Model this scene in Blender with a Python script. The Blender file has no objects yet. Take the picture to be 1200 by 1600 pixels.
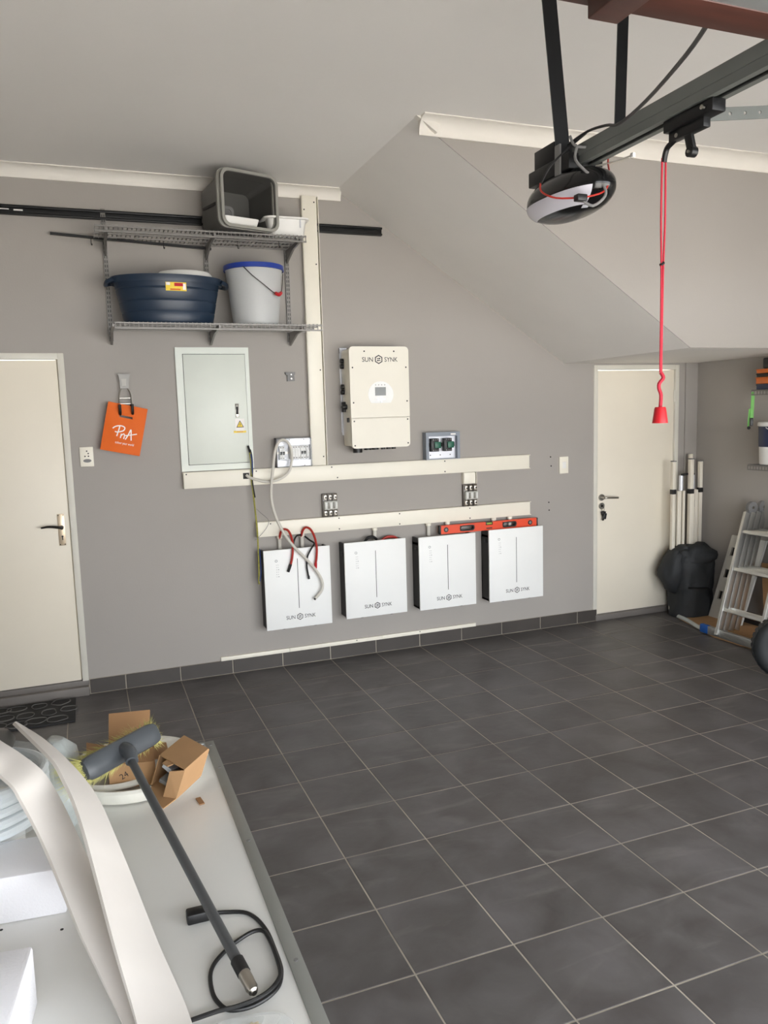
import bpy, bmesh, math, random
from mathutils import Matrix, Vector, noise
random.seed(7)
SC = bpy.context.scene
COL = SC.collection
PI = math.pi

# ------------------------------------------------------------------ camera
cam_d = bpy.data.cameras.new('camera')
cam = bpy.data.objects.new('camera', cam_d)
COL.objects.link(cam)
def look(yaw, pitch, roll):
    F = Vector((math.sin(yaw)*math.cos(pitch), math.cos(yaw)*math.cos(pitch), math.sin(pitch)))
    R = Vector((math.cos(yaw), -math.sin(yaw), 0)); U = R.cross(F)
    R2 = R*math.cos(roll)+U*math.sin(roll); U2 = -R*math.sin(roll)+U*math.cos(roll)
    return R2, U2, -F
X, Y, Z = look(0.364291, -0.124039, -0.0292026)
M = Matrix.Identity(4)
for i in range(3):
    M[i][0], M[i][1], M[i][2] = X[i], Y[i], Z[i]
M[0][3], M[1][3], M[2][3] = -0.845, -5.221, 1.732
cam.matrix_world = M
cam_d.sensor_fit = 'VERTICAL'; cam_d.sensor_height = 24.0; cam_d.sensor_width = 18.0
cam_d.lens = 1214.24/1600*24.0
cam_d.clip_start = 0.05; cam_d.clip_end = 200
SC.camera = cam

# ------------------------------------------------------------------ daylight
w = bpy.data.worlds.new('overcast_sky'); SC.world = w; w.use_nodes = True
bg = w.node_tree.nodes['Background']
bg.inputs[0].default_value = (0.93, 0.96, 1.0, 1); bg.inputs[1].default_value = 6.0
sun_d = bpy.data.lights.new('sun', 'SUN'); sun_d.energy = 14.0; sun_d.angle = 0.02; sun_d.color = (1.0, 0.975, 0.94)
sun = bpy.data.objects.new('sun', sun_d); COL.objects.link(sun)
sun.rotation_euler = (math.radians(20), 0, math.radians(20))      # high sun on the driveway outside
SC.view_settings.view_transform = 'Standard'
try: SC.view_settings.look = 'None'
except Exception: pass
SC.view_settings.gamma = 1.0
SC.view_settings.use_curve_mapping = False
SC.view_settings.exposure = 0.70
SC.cycles.max_bounces = 12; SC.cycles.diffuse_bounces = 8
SC.cycles.transmission_bounces = 8; SC.cycles.transparent_max_bounces = 8
SC.cycles.caustics_reflective = False; SC.cycles.caustics_refractive = False
SC.cycles.use_denoising = True
# daylight comes in through the open garage door: a sampling portal in the opening
pl = bpy.data.lights.new('doorway_portal', 'AREA'); pl.shape = 'RECTANGLE'; pl.size = 5.0; pl.size_y = 2.6
pl.cycles.is_portal = True
po = bpy.data.objects.new('doorway_portal', pl); COL.objects.link(po)
po.location = (1.35, -5.68, 1.3); po.rotation_euler = (PI/2, 0, 0)

# ------------------------------------------------------------------ materials
def lin(c):
    c = c/255.0
    return c/12.92 if c <= 0.04045 else ((c+0.055)/1.055)**2.4
def rgb(*c): return (lin(c[0]), lin(c[1]), lin(c[2]), 1)
def mat(name, col, rough=0.5, metal=0.0, vary=0.06, scale=6.0, bump=0.0, bscale=60.0, alpha=1.0, trans=0.0, stretch=None, spec=None, ior=1.45):
    m = bpy.data.materials.new(name); m.use_nodes = True
    nt = m.node_tree; b = nt.nodes['Principled BSDF']
    c = rgb(*col)
    b.inputs['Base Color'].default_value = c
    b.inputs['Roughness'].default_value = rough
    b.inputs['Metallic'].default_value = metal
    if alpha < 1: b.inputs['Alpha'].default_value = alpha
    if trans: b.inputs['Transmission Weight'].default_value = trans; b.inputs['IOR'].default_value = ior
    if spec is not None: b.inputs['Specular IOR Level'].default_value = spec
    tc = nt.nodes.new('ShaderNodeTexCoord')
    mp = nt.nodes.new('ShaderNodeMapping'); nt.links.new(tc.outputs['Object'], mp.inputs[0])
    if stretch: mp.inputs['Scale'].default_value = stretch
    if vary:
        n = nt.nodes.new('ShaderNodeTexNoise'); n.inputs['Scale'].default_value = scale; n.inputs['Detail'].default_value = 5
        nt.links.new(mp.outputs[0], n.inputs['Vector'])
        r = nt.nodes.new('ShaderNodeMapRange'); r.inputs[1].default_value = 0.3; r.inputs[2].default_value = 0.7
        r.inputs[3].default_value = 1-vary; r.inputs[4].default_value = 1+vary
        nt.links.new(n.outputs['Fac'], r.inputs[0])
        x = nt.nodes.new('ShaderNodeMix'); x.data_type = 'RGBA'; x.blend_type = 'MULTIPLY'; x.inputs[0].default_value = 1
        x.inputs[6].default_value = c; nt.links.new(r.outputs[0], x.inputs[7])
        nt.links.new(x.outputs[2], b.inputs['Base Color'])
    if bump:
        n2 = nt.nodes.new('ShaderNodeTexNoise'); n2.inputs['Scale'].default_value = bscale; n2.inputs['Detail'].default_value = 4
        nt.links.new(mp.outputs[0], n2.inputs['Vector'])
        bp = nt.nodes.new('ShaderNodeBump'); bp.inputs['Strength'].default_value = bump; bp.inputs['Distance'].default_value = 0.01
        nt.links.new(n2.outputs['Fac'], bp.inputs['Height']); nt.links.new(bp.outputs[0], b.inputs['Normal'])
    return m

def tile_material():
    m = bpy.data.materials.new('charcoal_floor_tile'); m.use_nodes = True
    nt = m.node_tree; N = nt.nodes.new; L = nt.links.new; b = nt.nodes['Principled BSDF']
    g = N('ShaderNodeNewGeometry'); oi = N('ShaderNodeObjectInfo')
    add = N('ShaderNodeVectorMath'); add.operation = 'MULTIPLY_ADD'
    L(oi.outputs['Random'], add.inputs[0]); add.inputs[1].default_value = (7, 5, 3); L(g.outputs['Position'], add.inputs[2])
    n1 = N('ShaderNodeTexNoise'); n1.inputs['Scale'].default_value = 4.5; n1.inputs['Detail'].default_value = 6; n1.inputs['Distortion'].default_value = 0.5
    L(add.outputs[0], n1.inputs['Vector'])
    cr = N('ShaderNodeValToRGB'); e = cr.color_ramp.elements
    e[0].position = 0.3; e[0].color = rgb(80, 76, 75); e[1].position = 0.72; e[1].color = rgb(104, 101, 101)
    e2 = cr.color_ramp.elements.new(0.5); e2.color = rgb(91, 88, 87)
    L(n1.outputs['Fac'], cr.inputs[0])
    # dusty wiped smears
    mp = N('ShaderNodeMapping'); mp.inputs['Scale'].default_value = (1.2, 4.5, 1); mp.inputs['Rotation'].default_value = (0, 0, 0.6)
    L(g.outputs['Position'], mp.inputs[0])
    n2 = N('ShaderNodeTexNoise'); n2.inputs['Scale'].default_value = 1.6; n2.inputs['Detail'].default_value = 7; n2.inputs['Distortion'].default_value = 1.0
    L(mp.outputs[0], n2.inputs['Vector'])
    mr = N('ShaderNodeMapRange'); mr.inputs[1].default_value = 0.58; mr.inputs[2].default_value = 0.85; mr.inputs[4].default_value = 0.38
    L(n2.outputs['Fac'], mr.inputs[0])
    mx = N('ShaderNodeMix'); mx.data_type = 'RGBA'; L(mr.outputs[0], mx.inputs[0]); L(cr.outputs[0], mx.inputs[6]); mx.inputs[7].default_value = rgb(150, 146, 142)
    # per-tile tint
    mv = N('ShaderNodeMapRange'); mv.inputs[3].default_value = 0.93; mv.inputs[4].default_value = 1.07; L(oi.outputs['Random'], mv.inputs[0])
    m2 = N('ShaderNodeMix'); m2.data_type = 'RGBA'; m2.blend_type = 'MULTIPLY'; m2.inputs[0].default_value = 1
    L(mx.outputs[2], m2.inputs[6]); L(mv.outputs[0], m2.inputs[7]); L(m2.outputs[2], b.inputs['Base Color'])
    b.inputs['Specular IOR Level'].default_value = 0.22
    rr = N('ShaderNodeMapRange'); rr.inputs[3].default_value = 0.30; rr.inputs[4].default_value = 0.5; L(n1.outputs['Fac'], rr.inputs[0]); L(rr.outputs[0], b.inputs['Roughness'])
    n3 = N('ShaderNodeTexNoise'); n3.inputs['Scale'].default_value = 25; L(g.outputs['Position'], n3.inputs['Vector'])
    bp = N('ShaderNodeBump'); bp.inputs['Strength'].default_value = 0.12; bp.inputs['Distance'].default_value = 0.01
    L(n3.outputs['Fac'], bp.inputs['Height']); L(bp.outputs[0], b.inputs['Normal'])
    return m

WALL = mat('grey_wall_paint', (165, 160, 154), 0.75, vary=0.025, scale=1.3, bump=0.05, bscale=90)
CEIL = mat('ceiling_paint', (238, 236, 233), 0.85, vary=0.02, scale=1.0, bump=0.04, bscale=30)
SOFF = mat('soffit_paint', (238, 235, 231), 0.85, vary=0.025, scale=1.5, bump=0.06, bscale=20)
CORN = mat('white_cornice', (236, 232, 224), 0.6, vary=0.02)
GROUT = mat('beige_grout', (166, 158, 145), 0.9, vary=0.35, scale=2.5)
TILE = tile_material()
DOORW = mat('off_white_door_paint', (232, 224, 207), 0.45, vary=0.025, scale=2)
FRAME = mat('door_frame_paint', (214, 211, 200), 0.5, vary=0.03)
STEPM = mat('grey_threshold', (112, 107, 102), 0.6, vary=0.08)
CHROME = mat('satin_nickel', (176, 172, 164), 0.28, 1.0, vary=0.03)
BRASS = mat('worn_champagne_plate', (208, 190, 164), 0.35, 0.55, vary=0.08, scale=30)
DKMETAL = mat('dark_metal', (60, 58, 56), 0.35, 0.9, vary=0.05)
BLACK = mat('black_plastic', (20, 20, 21), 0.45, vary=0.1)
BLKSTEEL = mat('black_powder_coat', (24, 24, 25), 0.4, 0.3, vary=0.1)
BLKGLOSS = mat('gloss_black_plastic', (14, 14, 15), 0.18, vary=0.05)
CREAM = mat('cream_pvc', (240, 235, 220), 0.4, vary=0.02)
WHITEP = mat('white_plastic', (235, 234, 230), 0.4, vary=0.02)
GREYP = mat('grey_plastic', (120, 119, 118), 0.5, vary=0.05)
BINP = mat('grey_bin_plastic', (150, 149, 142), 0.45, vary=0.06)
BINDK = mat('charcoal_bin_plastic', (84, 83, 80), 0.45, vary=0.05)
SHELFM = mat('grey_wire_epoxy', (132, 129, 125), 0.45, 0.4, vary=0.05)
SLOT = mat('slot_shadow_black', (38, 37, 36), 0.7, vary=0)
NAVY = mat('navy_tub_plastic', (24, 42, 62), 0.4, vary=0.08, scale=4)
BLUE = mat('blue_lid_plastic', (28, 58, 150), 0.4, vary=0.05)
CLEARP = mat('milky_clear_plastic', (236, 238, 238), 0.35, trans=0.3, vary=0.02, alpha=0.8)
RED = mat('red_plastic', (190, 26, 36), 0.4, vary=0.05)
REDCORD = mat('red_cord', (172, 24, 48), 0.7, vary=0.12, scale=200)
REDWIRE = mat('red_cable', (168, 42, 32), 0.4, vary=0.05)
DBM = mat('pale_grey_green_enamel', (219, 224, 215), 0.4, vary=0.02)
INVW = mat('inverter_cream_enamel', (232, 227, 213), 0.4, vary=0.015)
BATW = mat('battery_white_enamel', (242, 243, 241), 0.5, vary=0.01)
BATB = mat('battery_black_case', (34, 33, 32), 0.45, vary=0.08)
INK = mat('printed_dark_ink', (36, 34, 38), 0.6, vary=0)
INKG = mat('printed_grey_ink', (138, 139, 139), 0.6, vary=0)
ORANGE = mat('orange_bag_fabric', (230, 104, 18), 0.7, vary=0.04, bump=0.06, bscale=250)
WHINK = mat('printed_white_ink', (246, 242, 238), 0.6, vary=0)
LVL = mat('orange_red_level_paint', (226, 74, 38), 0.4, vary=0.03)
LIME = mat('level_vial_green', (150, 170, 70), 0.2, vary=0.02)
SILV = mat('pale_silver_backplate', (214, 216, 222), 0.35, 0.3, vary=0.04)
CLEARG = mat('clear_polycarbonate', (232, 236, 240), 0.08, vary=0, alpha=0.10)
GREENB = mat('green_isolator', (22, 92, 70), 0.4, vary=0.05)
SMOKE = mat('smoked_fuse_body', (96, 88, 78), 0.3, vary=0.08)
FUSEW = mat('fuse_label_pale', (184, 184, 176), 0.4, vary=0.1, scale=60)
BRASST = mat('terminal_metal', (222, 214, 200), 0.3, 0.8, vary=0.05)
YELG = mat('yellow_green_insulation', (150, 146, 60), 0.5, vary=0.25, scale=60)
BLUEW = mat('blue_insulation', (40, 62, 120), 0.5, vary=0.05)
WCABLE = mat('grey_white_cable', (206, 202, 192), 0.45, vary=0.03)
YEL = mat('warning_yellow', (240, 208, 50), 0.5, vary=0)
LCD = mat('lcd_grey', (96, 98, 92), 0.2, vary=0.05)
BROWN = mat('brown_varnished_timber', (64, 34, 26), 0.5, vary=0.2, scale=5, stretch=(1, 12, 12))
GALV = mat('galvanised_steel', (176, 180, 180), 0.35, 0.75, vary=0.08, scale=12)
RAILM = mat('zinc_rail', (112, 115, 112), 0.45, 0.3, vary=0.06)
LENS = mat('frosted_lens', (214, 212, 222), 0.25, vary=0.02)
TABLEW = mat('white_melamine', (228, 228, 224), 0.32, vary=0.025, scale=3)
ALU = mat('anodised_aluminium', (150, 152, 148), 0.45, 0.45, vary=0.04)
ALUB = mat('bright_aluminium', (200, 200, 196), 0.32, 0.85, vary=0.05)
CARD = mat('brown_cardboard', (176, 138, 98), 0.8, vary=0.06, scale=10)
CARDD = mat('cardboard_inside', (150, 114, 78), 0.85, vary=0.06)
PVCLID = mat('pvc_lid_strip', (216, 211, 205), 0.45, vary=0.03, scale=8)
FOAM = mat('white_polystyrene', (240, 240, 244), 0.85, vary=0.02, bump=0.15, bscale=220)
LIDW = mat('white_enamel_rim', (228, 226, 216), 0.45, vary=0.08, scale=14)
LIDG = mat('dusty_grey_lid', (182, 180, 174), 0.5, vary=0.1, scale=10)
HEADP = mat('slate_broom_plastic', (70, 74, 78), 0.45, vary=0.06)
POLEM = mat('slate_pole', (82, 84, 86), 0.35, 0.4, vary=0.05)
BRIST = mat('yellow_green_bristle', (196, 192, 118), 0.7, vary=0.15, scale=60)
MAT_B = mat('black_rubber_mat', (24, 23, 24), 0.75, vary=0.15, scale=20)
MAT_L = mat('grey_mat_outline', (96, 94, 92), 0.8, vary=0.1, scale=30)
BAGB = mat('black_nylon', (34, 36, 38), 0.7, vary=0.1, bump=0.15, bscale=160)
GAZ = mat('cream_powder_coat', (226, 219, 204), 0.4, vary=0.03)
WRAP = mat('clear_wrap', (228, 234, 236), 0.15, vary=0.04, alpha=0.22, bump=0.5, bscale=18)
WRAPG = mat('grey_plastic_bag', (176, 182, 180), 0.25, vary=0.15, scale=12, bump=0.6, bscale=20)
COILM = mat('white_cable_sheath', (222, 228, 230), 0.3, vary=0.04)
PERF = mat('white_perforated_card', (208, 208, 203), 0.7, vary=0.03)
TAPE = mat('blue_tape', (28, 88, 168), 0.5, vary=0.1)
RUBBER = mat('black_tyre_rubber', (26, 29, 31), 0.6, vary=0.12, scale=20)
GREEN = mat('green_strap', (108, 178, 84), 0.6, vary=0.1, scale=30)
PAINTL = mat('navy_paint_label', (34, 44, 76), 0.4, vary=0.15, scale=20)
OR2 = mat('orange_label', (214, 110, 40), 0.5, vary=0.1)
GLASSY = mat('sandy_contents', (196, 180, 140), 0.7, vary=0.2, scale=40)
CONC = mat('driveway_concrete', (192, 188, 182), 0.9, vary=0.1, scale=3)
SKIRT = mat('skirting_tile_glaze', (66, 61, 57), 0.5, vary=0.12, scale=5)
BADGE = mat('pale_badge', (188, 186, 180), 0.55, vary=0.05)
HOOKM = mat('cast_silver_paint', (150, 148, 144), 0.5, 0.3, vary=0.06)
STEELG = mat('frame_blue_grey', (132, 140, 150), 0.4, vary=0.04)

# ------------------------------------------------------------------ helpers
def rot(x=0, y=0, z=0):
    from mathutils import Euler
    return Euler((x, y, z)).to_matrix().to_4x4()
class G:
    def __init__(s): s.bm = bmesh.new()
    def _xf(s, geom, Mx):
        bmesh.ops.transform(s.bm, matrix=Mx, verts=[v for v in geom if isinstance(v, bmesh.types.BMVert)])
    def obox(s, Mx, size, bev=0.0, seg=2):
        r = bmesh.ops.create_cube(s.bm, size=1.0, matrix=Matrix.Diagonal((*size, 1)))
        vs = r['verts']
        if bev:
            es = list({e for v in vs for e in v.link_edges})
            rr = bmesh.ops.bevel(s.bm, geom=es, offset=bev, segments=seg, affect='EDGES', profile=0.5)
            vs = list({v for f in rr['faces'] for v in f.verts} | {v for v in vs if v.is_valid})
        bmesh.ops.transform(s.bm, matrix=Mx, verts=vs); return s
    def box(s, lo, hi, bev=0.0, seg=2):
        c = [(a+b)/2 for a, b in zip(lo, hi)]; d = [abs(b-a) for a, b in zip(lo, hi)]
        return s.obox(Matrix.Translation(c), d, bev, seg)
    def bar(s, p0, p1, wd, ht, up=(0, 0, 1), bev=0.0):
        p0, p1 = Vector(p0), Vector(p1); d = (p1-p0); l = d.length; d.normalize()
        u = Vector(up); r = d.cross(u)
        if r.length < 1e-4: u = Vector((0, 1, 0)); r = d.cross(u)
        r.normalize(); u = r.cross(d)
        Mx = Matrix(((r.x, d.x, u.x, 0), (r.y, d.y, u.y, 0), (r.z, d.z, u.z, 0), (0, 0, 0, 1)))
        Mx.translation = (p0+p1)/2
        return s.obox(Mx, (wd, l, ht), bev)
    def cyl(s, p0, p1, r0, r1=None, n=16, cap=True):
        p0, p1 = Vector(p0), Vector(p1); d = p1-p0
        Mx = d.to_track_quat('Z', 'Y').to_matrix().to_4x4(); Mx.translation = (p0+p1)/2
        bmesh.ops.create_cone(s.bm, cap_ends=cap, segments=n, radius1=r0, radius2=r0 if r1 is None else r1, depth=d.length, matrix=Mx)
        return s
    def sph(s, c, r, sx=1, sy=1, sz=1, n=12):
        bmesh.ops.create_uvsphere(s.bm, u_segments=n, v_segments=max(6, n//2+2), radius=r, matrix=Matrix.Translation(c) @ Matrix.Diagonal((sx, sy, sz, 1)))
        return s
    def face(s, pts):
        s.bm.faces.new([s.bm.verts.new(p) for p in pts]); return s
    def prism(s, poly, t, Mx=None):
        """poly in local XY, extruded along +Z by t"""
        Mx = Mx or Matrix.Identity(4)
        a = [s.bm.verts.new(Mx @ Vector((x, y, 0))) for x, y in poly]
        b = [s.bm.verts.new(Mx @ Vector((x, y, t))) for x, y in poly]
        n = len(poly)
        s.bm.faces.new(a[::-1]); s.bm.faces.new(b)
        for i in range(n):
            j = (i+1) % n; s.bm.faces.new((a[i], a[j], b[j], b[i]))
        return s
    def ring(s, outer, inner, t, Mx=None):
        Mx = Mx or Matrix.Identity(4); n = len(outer)
        V = lambda p, z: s.bm.verts.new(Mx @ Vector((p[0], p[1], z)))
        a = [V(p, 0) for p in outer]; b = [V(p, t) for p in outer]; c = [V(p, 0) for p in inner]; d = [V(p, t) for p in inner]
        for i in range(n):
            j = (i+1) % n
            s.bm.faces.new((a[i], a[j], b[j], b[i])); s.bm.faces.new((d[i], d[j], c[j], c[i]))
            s.bm.faces.new((b[i], b[j], d[j], d[i])); s.bm.faces.new((c[i], c[j], a[j], a[i]))
        return s
    def lathe(s, prof, c=(0, 0, 0), n=32, Mx=None, sx=1, sy=1, close=False):
        T = Matrix.Translation(c) @ (Mx or Matrix.Identity(4)); rows = []
        for r, z in prof:
            if r < 1e-6: rows.append([s.bm.verts.new(T @ Vector((0, 0, z)))])
            else: rows.append([s.bm.verts.new(T @ Vector((r*sx*math.cos(2*PI*k/n), r*sy*math.sin(2*PI*k/n), z))) for k in range(n)])
        pairs = list(zip(rows, rows[1:])) + ([(rows[-1], rows[0])] if close else [])
        for a, b in pairs:
            for k in range(n):
                k2 = (k+1) % n
                if len(a) == 1 and len(b) == 1: continue
                if len(a) == 1: s.bm.faces.new((a[0], b[k2], b[k]))
                elif len(b) == 1: s.bm.faces.new((a[k], a[k2], b[0]))
                else: s.bm.faces.new((a[k], a[k2], b[k2], b[k]))
        return s
    def rings(s, rows, capa=True, capb=True):
        """bridge closed loops of equal length"""
        R = [[s.bm.verts.new(p) for p in row] for row in rows]; n = len(R[0])
        for a, b in zip(R, R[1:]):
            for k in range(n): s.bm.faces.new((a[k], a[(k+1) % n], b[(k+1) % n], b[k]))
        if capa: s.bm.faces.new(R[0][::-1])
        if capb: s.bm.faces.new(R[-1])
        return s
    def tube(s, pts, r, n=8, sub=4, cap=True, flat=1.0):
        P = smooth(pts, sub) if sub > 1 else [Vector(p) for p in pts]
        t0 = (P[1]-P[0]).normalized(); nr = t0.orthogonal().normalized(); rows = []
        for i, p in enumerate(P):
            t = (P[min(i+1, len(P)-1)]-P[max(i-1, 0)]).normalized()
            nr = (nr-t*nr.dot(t)).normalized(); b = t.cross(nr)
            rr = r[i] if isinstance(r, list) else r
            rows.append([p+(nr*math.cos(2*PI*k/n)+b*math.sin(2*PI*k/n)*flat)*rr for k in range(n)])
        return s.rings(rows, cap, cap)
    def split(s, name, m, parent=None, **kw):
        """each loose piece becomes an object of its own"""
        bm = s.bm; left = set(bm.verts); out = []
        while left:
            st = [next(iter(left))]; comp = set(st)
            while st:
                v = st.pop()
                for e in v.link_edges:
                    o = e.other_vert(v)
                    if o not in comp: comp.add(o); st.append(o)
            left -= comp; g2 = G(); mp = {v: g2.bm.verts.new(v.co) for v in comp}
            for f in {f for v in comp for f in v.link_faces}: g2.bm.faces.new([mp[v] for v in f.verts])
            out.append(g2.build(name, m, parent, **kw))
        bm.free(); return out
    def build(s, name, m, parent=None, local=False, smooth=True, ang=35, **props):
        bm = s.bm
        if parent is not None and not local:
            bmesh.ops.transform(bm, matrix=wm(parent).inverted(), verts=bm.verts)
        bmesh.ops.recalc_face_normals(bm, faces=bm.faces)
        if smooth:
            for f in bm.faces: f.smooth = True
            for e in bm.edges:
                e.smooth = len(e.link_faces) == 2 and e.calc_face_angle(0) < math.radians(ang)
        me = bpy.data.meshes.new(name); bm.to_mesh(me); bm.free()
        me.materials.append(m)
        o = bpy.data.objects.new(name, me); COL.objects.link(o)
        if parent is not None: o.parent = parent
        for k, v in props.items(): o[k] = v
        return o
def smooth(pts, sub=4):
    P = [Vector(p) for p in pts]
    if len(P) < 3: return P
    out = []
    for i in range(len(P)-1):
        a, b, c, d = P[max(i-1, 0)], P[i], P[i+1], P[min(i+2, len(P)-1)]
        for k in range(sub):
            t = k/sub
            out.append(0.5*((2*b)+(c-a)*t+(2*a-5*b+4*c-d)*t*t+(3*b-a-3*c+d)*t**3))
    out.append(P[-1]); return out
def wm(o):
    Mx = Matrix.LocRotScale(o.location, o.rotation_euler, o.scale)
    return wm(o.parent) @ Mx if o.parent else Mx
def thing(name, loc, label, cat, group=None, rz=0.0, rx=0.0, ry=0.0):
    o = bpy.data.objects.new(name, None); COL.objects.link(o); o.empty_display_size = 0.05
    o.location = loc; o.rotation_euler = (rx, ry, rz)
    o['label'] = label; o['category'] = cat
    if group: o['group'] = group
    return o
def tag(o, label, cat, group=None):
    o['label'] = label; o['category'] = cat
    if group: o['group'] = group
    return o
def struct(o): o['kind'] = 'structure'; return o
def WALLM(x, y, z): return Matrix(((1, 0, 0, x), (0, 0, -1, y), (0, 1, 0, z), (0, 0, 0, 1)))   # flat art facing -y
def text(s, m, name, parent, Mx, width=None, height=None, thin=0.0, ext=0.0004, align='CENTER', local=False):
    cu = bpy.data.curves.new(name, 'FONT'); cu.body = s; cu.align_x = align; cu.align_y = 'CENTER'; cu.size = 1; cu.offset = thin
    cu.extrude = 0; cu.resolution_u = 3
    o = bpy.data.objects.new(name, cu); COL.objects.link(o)
    dg = bpy.context.evaluated_depsgraph_get(); dg.update()
    me = bpy.data.meshes.new_from_object(o.evaluated_get(dg))
    bpy.data.objects.remove(o); bpy.data.curves.remove(cu)
    xs = [v.co.x for v in me.vertices]; ys = [v.co.y for v in me.vertices]
    wx, hy = max(xs)-min(xs), max(ys)-min(ys); cx, cy = (max(xs)+min(xs))/2, (max(ys)+min(ys))/2
    fx = width/wx if width else (height/hy); fy = height/hy if height else fx
    g = G(); g.bm.from_mesh(me); bpy.data.meshes.remove(me)
    bmesh.ops.transform(g.bm, matrix=Mx @ Matrix.Diagonal((fx, fy, 1, 1)) @ Matrix.Translation((-cx, -cy, 0)), verts=g.bm.verts)
    return g.build(name, m, parent, local=local, smooth=False)
def rrect(w_, h_, r, n=5):
    out = []
    for cx, cy, a0 in ((w_/2-r, h_/2-r, 0), (-w_/2+r, h_/2-r, PI/2), (-w_/2+r, -h_/2+r, PI), (w_/2-r, -h_/2+r, 1.5*PI)):
        for k in range(n+1):
            a = a0+PI/2*k/n; out.append((cx+r*math.cos(a), cy+r*math.sin(a)))
    return out
def copy_tree(o, parent=None):
    c = o.copy(); COL.objects.link(c)
    if parent is not None: c.parent = parent
    for ch in o.children: copy_tree(ch, c)
    return c

# ------------------------------------------------------------------ setting: floor
T = 0.35
XL, XR, YF = -2.1, 4.0, -5.6
CZ = 3.25
floor = struct(G().box((XL-0.2, YF-0.2, -0.15), (XR+0.2, 0.3, -0.0016)).build('floor', GROUT, smooth=False))
tg = G(); hw = T/2-0.0029
tg.rings([[(-hw, -hw, -0.006), (hw, -hw, -0.006), (hw, hw, -0.006), (-hw, hw, -0.006)],
          [(-hw, -hw, -0.001), (hw, -hw, -0.001), (hw, hw, -0.001), (-hw, hw, -0.001)],
          [(-hw+.0015, -hw+.0015, 0), (hw-.0015, -hw+.0015, 0), (hw-.0015, hw-.0015, 0), (-hw+.0015, hw-.0015, 0)]], capa=False)
tile0 = tg.build('tile', TILE, floor, smooth=False)
first = True
for i in range(-6, 11):
    for j in range(0, 16):
        t = tile0 if first else tile0.copy()
        if not first: COL.objects.link(t)
        first = False
        t.location = ((i+0.5)*T, -0.012-(j+0.5)*T, 0)
# narrow cut tiles against the right wall
for j in range(0, 12):
    y1 = -0.012-j*T
    G().box((11*T+0.0028, y1-T+0.0028, -0.006), (XR, y1-0.0028, 0)).build('tile', TILE, floor, smooth=False)
struct(G().box((-9, -26, -0.2), (11, YF-0.2, -0.02)).build('driveway', CONC, smooth=False))

# walls (with door openings), ceiling
DL0, DL1, DLT = -1.78, -0.925, 2.165
DR0, DR1, DRT = 2.955, 3.80, 2.075
g = G()
g.box((XL-0.2, 0, -0.1), (DL0, 0.2, CZ+0.1)); g.box((DL0, 0, DLT), (DL1, 0.2, CZ+0.1)); g.box((DL1, 0, -0.1), (DR0, 0.2, CZ+0.1))
g.box((DR0, 0, DRT), (DR1, 0.2, CZ+0.1)); g.box((DR1, 0, -0.1), (XR+0.2, 0.2, CZ+0.1))
wall_back = struct(g.build('wall_back', WALL, smooth=False))
struct(G().box((XR, YF-0.2, -0.1), (XR+0.2, 0, CZ+0.1)).build('wall_right', WALL, smooth=False))
struct(G().box((XL-0.2, YF-0.2, -0.1), (XL, 0, CZ+0.1)).build('wall_left', WALL, smooth=False))
g = G(); g.box((XL, YF-0.2, -0.1), (-1.15, YF, CZ)); g.box((3.85, YF-0.2, -0.1), (XR, YF, CZ)); g.box((-1.15, YF-0.2, 2.62), (3.85, YF, CZ))
struct(g.build('wall_front', WALL, smooth=False))
struct(G().box((XL-0.2, YF-0.2, CZ), (XR+0.2, 0.2, CZ+0.15)).build('ceiling', CEIL, smooth=False))
# bulkhead under the stair: sloping soffit, flat soffit and the vertical face
SX0, SX1, SZ, SD = 0.865, 2.685, 2.09, -1.348
g = G()
poly = [(SX0, CZ), (SX1, SZ), (XR, SZ), (XR, CZ)]
g.prism(poly, 0.004, WALLM(0, SD+0.004, 0))
struct(g.build('wall_upper', WALL, smooth=False))
g = G()
th = 0.08
g.prism([(SX0, CZ), (SX1, SZ), (XR, SZ), (XR, SZ+th), (SX1+0.04, SZ+th), (SX0+0.15, CZ)], -SD-0.0041, WALLM(0, 0, 0))
struct(g.build('ceiling_soffit', SOFF, smooth=False))

def cornice(p0, p1, n, name, d=0.07):
    """coved cornice along p0->p1 at the ceiling, n = direction out of the wall"""
    prof = [(0, 0), (0, -d), (0.006, -d)]
    for k in range(7):
        a = PI/2*k/6; prof.append((0.006+(d-0.012)*(1-math.cos(a)), -d+0.006+(d-0.012)*math.sin(a)))
    prof += [(d, -0.006), (d, 0)]
    rows = []
    for p in (p0, p1): rows.append([(p[0]+n[0]*u, p[1]+n[1]*u, p[2]+v) for u, v in prof])
    return struct(G().rings(rows).build(name, CORN, ang=50))
cornice((XL, 0, CZ), (SX0+0.03, 0, CZ), (0, -1), 'trim_1')
cornice((SX0+0.02, SD, CZ), (XR, SD, CZ), (0, -1), 'trim_2', 0.085)
cornice((XL, 0, CZ), (XL, YF, CZ), (1, 0), 'trim_3')
# stub of plaster where the cornice meets the slope
struct(G().prism([(SX0-0.005, CZ), (SX0+0.11, CZ-0.075), (SX0+0.13, CZ-0.03), (SX0+0.03, CZ)], 0.035, WALLM(0, SD+0.001, 0)).build('trim_4', CORN, smooth=False))

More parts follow.
